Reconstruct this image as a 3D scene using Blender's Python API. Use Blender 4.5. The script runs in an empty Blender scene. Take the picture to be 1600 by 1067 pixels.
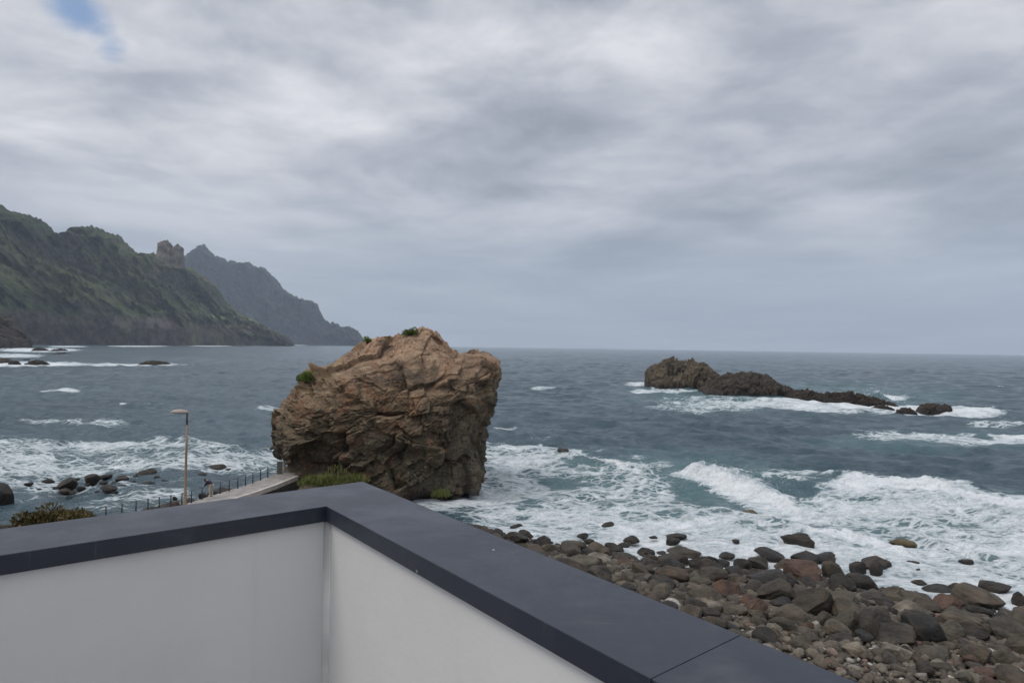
import bpy, bmesh, math, random
import numpy as np
from mathutils import Vector, Matrix

random.seed(7)
rng = np.random.default_rng(7)
SC = bpy.context.scene
COL = SC.collection
R = math.radians
f32 = np.float32

# ------------------------------------------------------------------ camera
FPX = 1067.0                      # focal length in photo pixels (1600 wide)
CAM = np.array([0.0, 0.0, 15.0])
PITCH, ROLL = math.atan(8.2 / FPX), 0.0145
_F = np.array([0, math.cos(PITCH), math.sin(PITCH)])
_R0 = np.array([1.0, 0, 0]); _U0 = np.array([0, -math.sin(PITCH), math.cos(PITCH)])
_RT = math.cos(ROLL) * _R0 + math.sin(ROLL) * _U0
_UP = -math.sin(ROLL) * _R0 + math.cos(ROLL) * _U0
cd = bpy.data.cameras.new('camera')
cd.sensor_width = 36.0
cd.lens = 36.0 * FPX / 1600.0
cd.clip_start = 0.05
cd.clip_end = 60000
co = bpy.data.objects.new('camera', cd)
COL.objects.link(co)
M4 = Matrix.Identity(4)
for i in range(3):
    M4[i][0], M4[i][1], M4[i][2], M4[i][3] = _RT[i], _UP[i], -_F[i], CAM[i]
co.matrix_world = M4
SC.camera = co


def ray(px, py):
    """direction with y = 1 of the photo pixel"""
    d = _F + (px - 800.0) / FPX * _RT - (py - 533.5) / FPX * _UP
    return d / d[1]


def at(px, py, depth):
    return CAM + ray(px, py) * depth


def on(px, py, z=0.0):
    d = ray(px, py)
    return CAM + d * ((z - CAM[2]) / d[2])


# ------------------------------------------------------------------ exposure, render
SC.view_settings.view_transform = 'Standard'
SC.view_settings.look = 'None'
SC.view_settings.exposure = 0.0
SC.view_settings.gamma = 1.0
SC.cycles.max_bounces = 6
SC.cycles.diffuse_bounces = 3
SC.cycles.glossy_bounces = 3
SC.cycles.transmission_bounces = 2
SC.cycles.volume_bounces = 1
SC.cycles.caustics_reflective = False
SC.cycles.caustics_refractive = False
SC.cycles.use_denoising = True


# ------------------------------------------------------------------ node helper
class NT:
    def __init__(self, tree):
        self.t = tree; self.n = tree.nodes; self.l = tree.links

    def put(self, sock, v):
        if isinstance(v, bpy.types.NodeSocket):
            self.l.new(v, sock)
        elif v is not None:
            if hasattr(sock.default_value, '__len__') and hasattr(v, '__len__') and len(sock.default_value) == 4 and len(v) == 3:
                v = (*v, 1.0)
            sock.default_value = v

    def node(self, typ, props=None, **ins):
        nd = self.n.new(typ)
        for k, v in (props or {}).items():
            setattr(nd, k, v)
        for k, v in ins.items():
            s = nd.inputs[int(k[1:])] if k[0] == 'i' and k[1:].isdigit() else nd.inputs[k.replace('_', ' ')]
            self.put(s, v)
        return nd

    def math(self, op, a, b=None, c=None, clamp=False):
        nd = self.n.new('ShaderNodeMath'); nd.operation = op; nd.use_clamp = clamp
        self.put(nd.inputs[0], a)
        if b is not None: self.put(nd.inputs[1], b)
        if c is not None: self.put(nd.inputs[2], c)
        return nd.outputs[0]

    def vmath(self, op, a, b=None, scale=None):
        nd = self.n.new('ShaderNodeVectorMath'); nd.operation = op
        self.put(nd.inputs[0], a)
        if b is not None: self.put(nd.inputs[1], b)
        if scale is not None: self.put(nd.inputs['Scale'], scale)
        return nd.outputs['Value'] if op in ('DOT_PRODUCT', 'LENGTH') else nd.outputs[0]

    def rng(self, v, a, b, c=0.0, d=1.0, smooth=True):
        nd = self.n.new('ShaderNodeMapRange'); nd.interpolation_type = 'SMOOTHSTEP' if smooth else 'LINEAR'
        nd.clamp = True
        for k, x in zip(range(5), (v, a, b, c, d)):
            self.put(nd.inputs[k], x)
        return nd.outputs[0]

    def mix(self, f, a, b, blend='MIX'):
        nd = self.n.new('ShaderNodeMix'); nd.data_type = 'RGBA'; nd.blend_type = blend
        self.put(nd.inputs[0], f); self.put(nd.inputs[6], a); self.put(nd.inputs[7], b)
        return nd.outputs[2]

    def noise(self, vec, scale, detail=4.0, rough=0.5, lac=2.0, dist=0.0, color=False):
        nd = self.n.new('ShaderNodeTexNoise')
        self.put(nd.inputs['Vector'], vec)
        nd.inputs['Scale'].default_value = scale; nd.inputs['Detail'].default_value = detail
        nd.inputs['Roughness'].default_value = rough; nd.inputs['Lacunarity'].default_value = lac
        nd.inputs['Distortion'].default_value = dist
        return nd.outputs['Color' if color else 'Fac']

    def voro(self, vec, scale, feature='F1', out='Distance', rand=1.0):
        nd = self.n.new('ShaderNodeTexVoronoi'); nd.feature = feature
        self.put(nd.inputs['Vector'], vec)
        nd.inputs['Scale'].default_value = scale; nd.inputs['Randomness'].default_value = rand
        return nd.outputs[out]

    def mapping(self, vec, scale=(1, 1, 1), rot=(0, 0, 0), loc=(0, 0, 0)):
        nd = self.n.new('ShaderNodeMapping')
        self.put(nd.inputs['Vector'], vec)
        nd.inputs['Scale'].default_value = scale; nd.inputs['Rotation'].default_value = rot; nd.inputs['Location'].default_value = loc
        return nd.outputs[0]

    def ramp(self, f, stops, interp='LINEAR'):
        nd = self.n.new('ShaderNodeValToRGB'); cr = nd.color_ramp; cr.interpolation = interp
        while len(cr.elements) < len(stops): cr.elements.new(0.5)
        for e, (p, c) in zip(cr.elements, stops):
            e.position = p; e.color = (*c, 1.0) if len(c) == 3 else c
        self.put(nd.inputs[0], f)
        return nd.outputs[0]

    def bump(self, h, strength=0.5, dist=0.1, normal=None):
        nd = self.n.new('ShaderNodeBump')
        nd.inputs['Strength'].default_value = strength; nd.inputs['Distance'].default_value = dist
        self.put(nd.inputs['Height'], h)
        if normal is not None: self.put(nd.inputs['Normal'], normal)
        return nd.outputs[0]


def new_mat(name):
    m = bpy.data.materials.new(name); m.use_nodes = True
    m.node_tree.nodes.clear()
    t = NT(m.node_tree)
    out = t.n.new('ShaderNodeOutputMaterial')
    bs = t.n.new('ShaderNodeBsdfPrincipled')
    t.l.new(bs.outputs[0], out.inputs['Surface'])
    return m, t, bs


# ------------------------------------------------------------------ world: overcast sky, sun
SUN_EL, SUN_AZ = R(56), R(-118)      # azimuth measured clockwise from +Y (negative: to the west of the view)
world = bpy.data.worlds.new("World"); SC.world = world; world.use_nodes = True
world.node_tree.nodes.clear()
w = NT(world.node_tree)
sky = w.n.new('ShaderNodeTexSky'); sky.sky_type = 'NISHITA'; sky.sun_disc = False
sky.sun_elevation = SUN_EL; sky.sun_rotation = SUN_AZ
SKYK = 0.1
wd = w.node('ShaderNodeTexCoord').outputs['Generated']
wdir = w.vmath('NORMALIZE', wd)
sep = w.node('ShaderNodeSeparateXYZ', i0=wdir)
wz = sep.outputs['Z']
# the deck seen edge-on: bearing, and the logarithm of the distance along the deck
den = w.math('MAXIMUM', w.math('ADD', wz, 0.11), 0.03)
brg = w.math('ARCTAN2', sep.outputs['X'], sep.outputs['Y'])
pxy = w.node('ShaderNodeCombineXYZ', i0=w.math('MULTIPLY', brg, 2.3), i1=w.math('MULTIPLY', w.math('LOGARITHM', den, math.e), -2.3), i2=0.0).outputs[0]
warp = w.vmath('SCALE', w.vmath('SUBTRACT', w.noise(pxy, 0.8, 3, 0.5, color=True), (0.5, 0.5, 0.5)), scale=0.55)
pw = w.vmath('ADD', pxy, warp)


def deck(loc, scale, detail, rough, up):
    """cloud thickness, and how it changes towards the zenith: bellies are darker than shoulders"""
    a_ = w.noise(w.mapping(pw, loc=loc), scale, detail, rough)
    b_ = w.noise(w.mapping(w.vmath('ADD', pw, (0.0, -up, 0.0)), loc=loc), scale, detail, rough)
    return a_, w.math('SUBTRACT', b_, a_)


n1, g1 = deck((3.1, 1.7, 0.3), 1.0, 8, 0.50, 0.21)
n2, g2_ = deck((-5.3, 8.2, 1.9), 2.5, 7, 0.50, 0.09)
n4, g4 = deck((21.3, -8.2, 5.9), 7.0, 6, 0.55, 0.035)
n3 = w.noise(w.mapping(pxy, loc=(11.3, 4.2, 2.9)), 0.5, 3, 0.5)
cl = w.math('ADD', w.math('ADD', w.math('MULTIPLY', n1, 0.40), w.math('MULTIPLY', n2, 0.28)), w.math('MULTIPLY', n3, 0.32))
cl = w.math('SUBTRACT', cl, w.math('ADD', w.math('MULTIPLY', g1, 0.46), w.math('ADD', w.math('MULTIPLY', g2_, 0.27), w.math('MULTIPLY', g4, 0.11))))
# broad bright and dark banks of the cloud deck: (photo pixel, radius in degrees, weight)
BANKS = [((430, 190), 5.5, .10), ((520, 150), 7, .07), ((960, 90), 7, .08), ((110, 230), 7, .05), ((1330, 340), 4, .13), ((870, 345), 4, .07),
         ((1380, 60), 6, .05), ((330, 330), 4, .06), ((680, 90), 7, .03),
         ((350, 150), 3.5, -.05), ((820, 215), 5, -.11), ((1480, 250), 6, -.09), ((1130, 300), 5, -.05), ((1000, 390), 5, -.09), ((500, 235), 4, -.08),
         ((1560, 330), 5, -.04), ((1180, 120), 5, -.05), ((760, 290), 4, -.05), ((40, 120), 4, -.02), ((900, 10), 4, -.06), ((1250, 400), 5, -.06)]
for (bp, rad, wt) in BANKS:
    d = ray(*bp); d = d / np.linalg.norm(d)
    # squashed distance: banks are wider than they are tall
    df = w.vmath('MULTIPLY', w.vmath('SUBTRACT', w.vmath('ADD', wdir, w.vmath('SCALE', warp, scale=0.035)), tuple(d)), (0.62, 0.62, 1.35))
    g = w.rng(w.vmath('LENGTH', df), 0.0, math.tan(R(rad)) * 1.2, wt * 1.25, 0.0)
    cl = w.math('ADD', cl, g)
hz = w.rng(wz, 0.0, 0.42)
cl2 = w.math('MULTIPLY_ADD', w.math('SUBTRACT', cl, 0.49), 2.6, 0.5, clamp=True)
ccol = w.ramp(cl2, [(0.0, (0.315, 0.343, 0.400)), (0.35, (0.455, 0.482, 0.545)), (0.62, (0.60, 0.615, 0.668)), (1.0, (0.80, 0.803, 0.838))])
ccol = w.mix(w.rng(wz, 0.26, 0.03), ccol, w.mix(0.22, (0.345, 0.405, 0.485), ccol))
ccol = w.mix(w.rng(sep.outputs['X'], -0.25, 0.75, 0.0, 0.32), ccol, w.mix(0.65, (0.285, 0.322, 0.395), ccol))
ccol = w.mix(1.0, ccol, w.node('ShaderNodeCombineColor', i0=w.rng(wz, 0.45, 1.0, 1.0, 2.1), i1=w.rng(wz, 0.45, 1.0, 1.0, 2.1), i2=w.rng(wz, 0.45, 1.0, 1.0, 2.05)).outputs[0], 'MULTIPLY')
ccol = w.vmath('SCALE', ccol, scale=1.0 / SKYK)
# the gap with blue sky
gap = None
for (bp, rad, wt) in [((108, 10), 2.4, 0.9), ((140, 40), 1.8, .6), ((165, 72), 1.5, .7), ((120, 95), 2.4, .22), ((15, 120), 2.2, .2)]:
    d = ray(*bp); d = d / np.linalg.norm(d)
    df = w.vmath('SUBTRACT', w.vmath('ADD', wdir, w.vmath('SCALE', warp, scale=0.07)), tuple(d))
    g = w.rng(w.vmath('LENGTH', df), 0.0, math.tan(R(rad)) * 1.25, wt, 0.0)
    gap = g if gap is None else w.math('MAXIMUM', gap, g)
gn = w.noise(w.mapping(pw, loc=(2.2, 6.1, 4.4)), 3.6, 7, 0.6)
gapm = w.rng(w.math('ADD', w.math('MULTIPLY', gap, 1.0), w.math('MULTIPLY', w.math('SUBTRACT', gn, 0.5), 1.7)), 0.05, 1.05, 0.0, 0.95)
gapm = w.math('MULTIPLY', gapm, w.rng(gap, 0.0, 0.35))
blue = w.mix(1.0, sky.outputs[0], (1.25, 1.30, 1.35), 'MULTIPLY')
final = w.mix(gapm, ccol, blue)
bg = w.node('ShaderNodeBackground', Color=final, Strength=SKYK)
wo = w.n.new('ShaderNodeOutputWorld'); w.l.new(bg.outputs[0], wo.inputs['Surface'])
world.cycles.sampling_method = 'MANUAL'; world.cycles.sample_map_resolution = 512

sl = bpy.data.lights.new('sun', 'SUN'); sl.energy = 1.3; sl.angle = R(24); sl.color = (1.0, 0.93, 0.84)
so = bpy.data.objects.new('sun', sl); COL.objects.link(so)
sd = Vector((math.sin(SUN_AZ) * math.cos(SUN_EL), math.cos(SUN_AZ) * math.cos(SUN_EL), math.sin(SUN_EL)))
so.rotation_euler = (-sd).to_track_quat('-Z', 'Y').to_euler()
so.location = (0, 0, 60)


# ------------------------------------------------------------------ numpy noise
def _h(ix, iy, iz, seed):
    h = (ix.astype(np.uint32) * np.uint32(0x8da6b343)) ^ (iy.astype(np.uint32) * np.uint32(0xd8163841)) ^ (iz.astype(np.uint32) * np.uint32(0xcb1ab31f)) ^ np.uint32((seed * 0x9e3779b1) & 0xffffffff)
    h ^= h >> np.uint32(15); h *= np.uint32(0x2c1b3c6d); h ^= h >> np.uint32(12); h *= np.uint32(0x297a2d39); h ^= h >> np.uint32(15)
    return h


_G = np.array([[1, 1, 0], [-1, 1, 0], [1, -1, 0], [-1, -1, 0], [1, 0, 1], [-1, 0, 1], [1, 0, -1], [-1, 0, -1], [0, 1, 1], [0, -1, 1], [0, 1, -1], [0, -1, -1],
               [1, 1, 0], [-1, 1, 0], [0, -1, 1], [0, -1, -1]], f32)


def perlin(P, seed=0):
    P = np.asarray(P, f32)
    I = np.floor(P).astype(np.int64); f = P - I
    u = f * f * f * (f * (f * 6 - 15) + 10)
    out = np.zeros(len(P), f32)
    for dx in (0, 1):
        wx = u[:, 0] if dx else 1 - u[:, 0]
        for dy in (0, 1):
            wy = u[:, 1] if dy else 1 - u[:, 1]
            for dz in (0, 1):
                wz_ = u[:, 2] if dz else 1 - u[:, 2]
                g = _G[_h(I[:, 0] + dx, I[:, 1] + dy, I[:, 2] + dz, seed) & np.uint32(15)]
                out += wx * wy * wz_ * (g[:, 0] * (f[:, 0] - dx) + g[:, 1] * (f[:, 1] - dy) + g[:, 2] * (f[:, 2] - dz))
    return out


def fbm(P, octaves=4, seed=0, gain=0.5, ridged=False):
    P = np.asarray(P, f32); a, s, tot = 1.0, np.zeros(len(P), f32), 0.0
    for k in range(octaves):
        v = perlin(P * f32(2.03 ** k) + f32(17.3 * k), seed + k)
        s += a * ((1 - 2 * np.abs(v)) if ridged else v)
        tot += a; a *= gain
    return s / tot


def worley(P, seed=0):
    """F1, F2, random value of the nearest cell"""
    P = np.asarray(P, f32); I = np.floor(P).astype(np.int64); f = P - I
    n = len(P); f1 = np.full(n, 9, f32); f2 = np.full(n, 9, f32); cid = np.zeros(n, f32)
    k = f32(1 / 1024.0)
    for dx in (-1, 0, 1):
        for dy in (-1, 0, 1):
            for dz in (-1, 0, 1):
                h = _h(I[:, 0] + dx, I[:, 1] + dy, I[:, 2] + dz, seed)
                jx = (h & np.uint32(1023)).astype(f32) * k; jy = ((h >> np.uint32(10)) & np.uint32(1023)).astype(f32) * k
                jz = ((h >> np.uint32(20)) & np.uint32(1023)).astype(f32) * k
                d = (dx + jx - f[:, 0]) ** 2 + (dy + jy - f[:, 1]) ** 2 + (dz + jz - f[:, 2]) ** 2
                c = d < f1
                f2 = np.where(c, f1, np.minimum(f2, d))
                cid = np.where(c, ((h * np.uint32(2654435761)) >> np.uint32(8)).astype(f32) / f32(2 ** 24), cid)
                f1 = np.where(c, d, f1)
    return np.sqrt(f1), np.sqrt(f2), cid


def facets(P, seed=0, tilt=0.9):
    """tilted flat-faced blocks: height about 0 in units of the cell, and the distance to the crack between blocks"""
    P = np.asarray(P, f32); I = np.floor(P).astype(np.int64); f = P - I
    n = len(P); f1 = np.full(n, 9, f32); f2 = np.full(n, 9, f32); hid = np.zeros(n, np.uint32)
    vx = np.zeros(n, f32); vy = np.zeros(n, f32); vz = np.zeros(n, f32)
    k = f32(1 / 1024.0)
    for dx in (-1, 0, 1):
        for dy in (-1, 0, 1):
            for dz in (-1, 0, 1):
                h = _h(I[:, 0] + dx, I[:, 1] + dy, I[:, 2] + dz, seed)
                ax = dx + (h & np.uint32(1023)).astype(f32) * k - f[:, 0]; ay = dy + ((h >> np.uint32(10)) & np.uint32(1023)).astype(f32) * k - f[:, 1]
                az = dz + ((h >> np.uint32(20)) & np.uint32(1023)).astype(f32) * k - f[:, 2]
                d = ax * ax + ay * ay + az * az
                c = d < f1
                f2 = np.where(c, f1, np.minimum(f2, d)); f1 = np.where(c, d, f1)
                hid = np.where(c, h, hid); vx = np.where(c, ax, vx); vy = np.where(c, ay, vy); vz = np.where(c, az, vz)
    g = hid * np.uint32(2654435761); r = [(((g >> np.uint32(b)) & np.uint32(255)).astype(f32) / f32(127.5) - 1) for b in (0, 8, 16, 24)]
    return 0.5 * r[3] + tilt * (r[0] * vx + r[1] * vy + r[2] * vz), np.sqrt(f2) - np.sqrt(f1)


def smooth(a, b, x):
    t = np.clip((x - a) / (b - a), 0, 1); return t * t * (3 - 2 * t)


# ------------------------------------------------------------------ mesh helpers
def mesh_np(name, V, F, mat, parent=None, smooth_=True, attrs=None, link=True):
    V = np.ascontiguousarray(V, f32); F = np.ascontiguousarray(F, np.int32)
    me = bpy.data.meshes.new(name)
    k = F.shape[1]
    me.vertices.add(len(V)); me.vertices.foreach_set('co', V.ravel())
    me.loops.add(F.size); me.loops.foreach_set('vertex_index', F.ravel())
    me.polygons.add(len(F)); me.polygons.foreach_set('loop_start', np.arange(0, F.size, k, dtype=np.int32))
    try:
        me.polygons.foreach_set('loop_total', np.full(len(F), k, np.int32))
    except Exception:
        pass
    me.polygons.foreach_set('use_smooth', np.full(len(F), smooth_, bool))
    me.update(calc_edges=True)
    me.validate()
    for an, av in (attrs or {}).items():
        a = me.attributes.new(an, 'FLOAT', 'POINT'); a.data.foreach_set('value', np.ascontiguousarray(av, f32))
    if mat: me.materials.append(mat)
    if not link: return me
    o = bpy.data.objects.new(name, me); COL.objects.link(o)
    if parent: o.parent = parent
    return o


def grid_faces(n, m, wrap=False):
    i = np.arange(n - 1)[:, None]; j = np.arange(m if wrap else m - 1)[None, :]
    j2 = (j + 1) % m
    return np.stack([i * m + j, i * m + j2, (i + 1) * m + j2, (i + 1) * m + j], -1).reshape(-1, 4)


def grid_normals(G, wrap=False):
    """G: n,m,3"""
    du = np.gradient(G, axis=0)
    dv = (np.roll(G, -1, 1) - np.roll(G, 1, 1)) if wrap else np.gradient(G, axis=1)
    N = np.cross(dv, du); L = np.linalg.norm(N, axis=2, keepdims=True)
    return N / np.maximum(L, 1e-9)


class MB:
    """collects shapes into ONE mesh object"""
    def __init__(self): self.bm = bmesh.new()

    def box(self, lo, hi, rot=None, bevel=0.0):
        c = [(a + b) / 2 for a, b in zip(lo, hi)]; s = [b - a for a, b in zip(lo, hi)]
        mt = Matrix.Translation(c) @ (rot.to_4x4() if rot else Matrix.Identity(4)) @ Matrix.Diagonal((*s, 1))
        r = bmesh.ops.create_cube(self.bm, size=1.0, matrix=mt)
        if bevel:
            es = list({e for v in r['verts'] for e in v.link_edges})
            bmesh.ops.bevel(self.bm, geom=es, offset=bevel, segments=2, affect='EDGES', profile=0.5)
        return self

    def tube(self, pts, radii, seg=10):
        pts = [Vector(p) for p in pts]
        if not hasattr(radii, '__len__'): radii = [radii] * len(pts)
        rings = []
        for k, p in enumerate(pts):
            t = (pts[min(k + 1, len(pts) - 1)] - pts[max(k - 1, 0)]).normalized()
            a = t.orthogonal().normalized() if abs(t.z) > 0.9 else Vector((0, 0, 1)).cross(t).normalized()
            if abs(t.z) > 0.9: a = Vector((1, 0, 0)); a = (a - t * a.dot(t)).normalized()
            b = t.cross(a)
            rings.append([self.bm.verts.new(p + (a * math.cos(2 * math.pi * i / seg) + b * math.sin(2 * math.pi * i / seg)) * radii[k]) for i in range(seg)])
        for r0, r1 in zip(rings, rings[1:]):
            for i in range(seg):
                self.bm.faces.new((r0[i], r0[(i + 1) % seg], r1[(i + 1) % seg], r1[i]))
        self.bm.faces.new(list(reversed(rings[0]))); self.bm.faces.new(rings[-1])
        return self

    def poly_prism(self, pts, z0, z1):
        lo = [self.bm.verts.new((p[0], p[1], z0)) for p in pts]; hi = [self.bm.verts.new((p[0], p[1], z1)) for p in pts]
        n = len(pts)
        self.bm.faces.new(list(reversed(lo))); self.bm.faces.new(hi)
        for i in range(n):
            self.bm.faces.new((lo[i], lo[(i + 1) % n], hi[(i + 1) % n], hi[i]))
        return self

    def done(self, name, mat, parent=None, smooth_=False, bevel=0.0):
        bmesh.ops.recalc_face_normals(self.bm, faces=self.bm.faces[:])
        if bevel:
            bmesh.ops.bevel(self.bm, geom=self.bm.edges[:], offset=bevel, segments=2, affect='EDGES', profile=0.5)
        for f in self.bm.faces: f.smooth = smooth_
        me = bpy.data.meshes.new(name); self.bm.to_mesh(me); self.bm.free()
        if mat: me.materials.append(mat)
        o = bpy.data.objects.new(name, me); COL.objects.link(o)
        if parent: o.parent = parent
        return o


def tag(o, label=None, cat=None, group=None, kind=None):
    if label: o['label'] = label
    if cat: o['category'] = cat
    if group: o['group'] = group
    if kind: o['kind'] = kind
    return o


def empty(name, loc=(0, 0, 0)):
    o = bpy.data.objects.new(name, None); COL.objects.link(o); o.location = loc; return o


def geopos(t): return t.node('ShaderNodeNewGeometry').outputs['Position']
def objco(t): return t.node('ShaderNodeTexCoord').outputs['Object']


# ------------------------------------------------------------------ materials
def mat_plain(name, col, rough=0.6, var=0.25, scale=3.0, metal=0.0, bump=0.0, spec=0.5):
    m, t, b = new_mat(name)
    p = objco(t)
    n = t.noise(p, scale, 5, 0.55)
    f = t.rng(n, 0.3, 0.7, 1 - var, 1 + var)
    t.put(b.inputs['Base Color'], t.vmath('SCALE', tuple(col), scale=f))
    b.inputs['Roughness'].default_value = rough; b.inputs['Metallic'].default_value = metal
    b.inputs['Specular IOR Level'].default_value = spec
    if bump: t.put(b.inputs['Normal'], t.bump(n, bump, 0.02))
    return m


def mat_big_rock():
    m, t, b = new_mat('weathered_rock')
    p = geopos(t)
    wv = t.vmath('SCALE', t.vmath('SUBTRACT', t.noise(p, 0.16, 4, 0.55, color=True), (0.5, 0.5, 0.5)), scale=5.0)
    q = t.vmath('ADD', p, wv)
    strat = t.noise(t.mapping(q, scale=(0.22, 0.22, 1.5), rot=(0.15, 0.35, 0)), 1.1, 7, 0.62)
    patch = t.noise(q, 0.28, 5, 0.6)
    fine = t.noise(p, 2.6, 6, 0.68)
    red = t.noise(t.mapping(q, loc=(40, 3, 9)), 0.22, 5, 0.55)
    z = t.node('ShaderNodeSeparateXYZ', i0=p).outputs['Z']
    base = t.ramp(strat, [(0.28, (0.060, 0.044, 0.031)), (0.42, (0.125, 0.092, 0.060)), (0.52, (0.19, 0.138, 0.088)), (0.62, (0.29, 0.212, 0.137)), (0.78, (0.44, 0.34, 0.235))])
    base = t.mix(t.rng(red, 0.54, 0.68, 0, 0.55), base, (0.20, 0.098, 0.055))
    base = t.mix(t.rng(patch, 0.52, 0.68, 0, 0.55), base, (0.135, 0.112, 0.080))
    # pale weathered crown, its lit top also put into the colour; greenish damp foot
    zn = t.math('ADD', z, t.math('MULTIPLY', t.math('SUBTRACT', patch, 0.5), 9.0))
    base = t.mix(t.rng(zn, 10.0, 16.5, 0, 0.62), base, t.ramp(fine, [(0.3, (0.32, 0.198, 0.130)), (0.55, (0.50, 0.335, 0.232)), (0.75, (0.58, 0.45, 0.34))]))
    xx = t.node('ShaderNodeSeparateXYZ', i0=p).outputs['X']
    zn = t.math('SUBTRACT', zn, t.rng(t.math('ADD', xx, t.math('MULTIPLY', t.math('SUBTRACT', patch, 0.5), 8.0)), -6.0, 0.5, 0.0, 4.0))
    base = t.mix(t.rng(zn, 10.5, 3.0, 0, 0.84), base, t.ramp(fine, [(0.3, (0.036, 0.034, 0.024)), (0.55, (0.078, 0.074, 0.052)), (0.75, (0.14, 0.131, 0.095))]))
    lich = t.noise(t.mapping(p, loc=(7, 7, 7)), 0.9, 6, 0.7)
    base = t.mix(t.rng(lich, 0.60, 0.70, 0, 0.55), base, (0.40, 0.35, 0.27))
    dark = t.noise(t.mapping(q, scale=(1, 1, 0.45), loc=(17, 27, 7)), 0.5, 6, 0.62)
    base = t.mix(t.rng(t.noise(t.mapping(q, loc=(60, 20, 33)), 0.42, 6, 0.62), 0.52, 0.62, 0, 0.55), base, (0.20, 0.105, 0.062))
    base = t.mix(t.rng(dark, 0.50, 0.64, 0, 0.70), base, (0.058, 0.046, 0.037))
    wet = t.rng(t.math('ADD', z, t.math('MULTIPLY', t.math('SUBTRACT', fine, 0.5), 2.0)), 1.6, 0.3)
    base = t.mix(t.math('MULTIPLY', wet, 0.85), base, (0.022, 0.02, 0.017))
    base = t.mix(1.0, base, t.ramp(t.noise(p, 7.0, 4, 0.7), [(0.3, (0.55, 0.55, 0.55)), (0.7, (1.38, 1.36, 1.33))]), 'MULTIPLY')
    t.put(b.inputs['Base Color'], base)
    t.put(b.inputs['Roughness'], t.rng(wet, 0, 1, 0.92, 0.35))
    b.inputs['Specular IOR Level'].default_value = 0.3
    h = t.math('ADD', t.math('MULTIPLY', strat, 0.9), t.math('ADD', t.math('MULTIPLY', fine, 0.6), t.math('MULTIPLY', t.noise(p, 6.5, 5, 0.7), 0.28)))
    t.put(b.inputs['Normal'], t.bump(h, 0.7, 0.20))
    return m


def mat_sea_rock(name, c0, c1, c2, wetz=1.2, scale=1.0):
    m, t, b = new_mat(name)
    p = geopos(t)
    n = t.noise(p, 0.35 * scale, 7, 0.62); f = t.noise(p, 1.7 * scale, 6, 0.7)
    z = t.node('ShaderNodeSeparateXYZ', i0=p).outputs['Z']
    c = t.ramp(n, [(0.3, c0), (0.5, c1), (0.7, c2)])
    c = t.mix(t.rng(f, 0.55, 0.75, 0, 0.5), c, c0)
    wet = t.rng(t.math('ADD', z, t.math('MULTIPLY', t.math('SUBTRACT', f, 0.5), wetz * 1.5)), wetz, wetz * 0.3)
    c = t.mix(t.math('MULTIPLY', wet, 0.85), c, (0.022, 0.019, 0.017))
    t.put(b.inputs['Base Color'], c)
    t.put(b.inputs['Roughness'], t.rng(wet, 0, 1, 0.9, 0.4))
    b.inputs['Specular IOR Level'].default_value = 0.3
    t.put(b.inputs['Normal'], t.bump(t.math('ADD', n, t.math('MULTIPLY', f, 0.5)), 0.9, 0.8 / scale))
    return m


def mat_boulder(name, cols, rough=0.75, spec=0.35, hue=0.25):
    m, t, b = new_mat(name)
    p = objco(t)
    rnd = t.node('ShaderNodeObjectInfo').outputs['Random']
    off = t.node('ShaderNodeCombineXYZ', i0=t.math('MULTIPLY', rnd, 91.0), i1=t.math('MULTIPLY', rnd, 37.0), i2=t.math('MULTIPLY', rnd, 53.0)).outputs[0]
    q = t.vmath('ADD', p, off)
    n = t.noise(q, 1.1, 6, 0.6); f = t.noise(q, 6.0, 6, 0.7); g = t.noise(q, 22.0, 3, 0.7)
    c = t.ramp(rnd, [(i / max(1, len(cols) - 1), cc) for i, cc in enumerate(cols)])
    c = t.vmath('SCALE', c, scale=t.rng(n, 0.3, 0.7, 0.50, 1.30))
    c = t.mix(t.rng(t.noise(t.vmath('ADD', q, (5.0, 3.0, 1.0)), 1.6, 5, 0.6), 0.52, 0.66, 0, 0.45), c, (0.085, 0.052, 0.028))
    c = t.mix(t.rng(f, 0.54, 0.74, 0, 0.32), c, (0.17, 0.15, 0.118))
    c = t.mix(t.rng(g, 0.55, 0.75, 0, 0.35), c, (0.03, 0.027, 0.024))
    t.put(b.inputs['Base Color'], c)
    t.put(b.inputs['Roughness'], t.rng(f, 0.35, 0.65, rough - 0.1, min(1.0, rough + 0.12)))
    b.inputs['Specular IOR Level'].default_value = spec
    h = t.math('ADD', t.math('MULTIPLY', f, 0.7), t.math('MULTIPLY', g, 0.3))
    t.put(b.inputs['Normal'], t.bump(h, 0.75, 0.12))
    return m


def mat_cobble():
    m, t, b = new_mat('cobble_stone')
    v = t.node('ShaderNodeAttribute', {'attribute_name': 'tone'}).outputs['Fac']
    p = geopos(t)
    f = t.noise(p, 9.0, 5, 0.7)
    c = t.ramp(v, [(0.0, (0.045, 0.040, 0.036)), (0.3, (0.105, 0.085, 0.066)), (0.5, (0.15, 0.125, 0.095)), (0.66, (0.20, 0.175, 0.14)), (0.74, (0.18, 0.10, 0.075)), (0.82, (0.28, 0.26, 0.23)), (1.0, (0.5, 0.48, 0.44))])
    c = t.vmath('SCALE', c, scale=t.rng(f, 0.3, 0.7, 0.52, 0.98))
    t.put(b.inputs['Base Color'], c); b.inputs['Roughness'].default_value = 0.75
    b.inputs['Specular IOR Level'].default_value = 0.3
    t.put(b.inputs['Normal'], t.bump(f, 0.4, 0.04))
    return m


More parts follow.
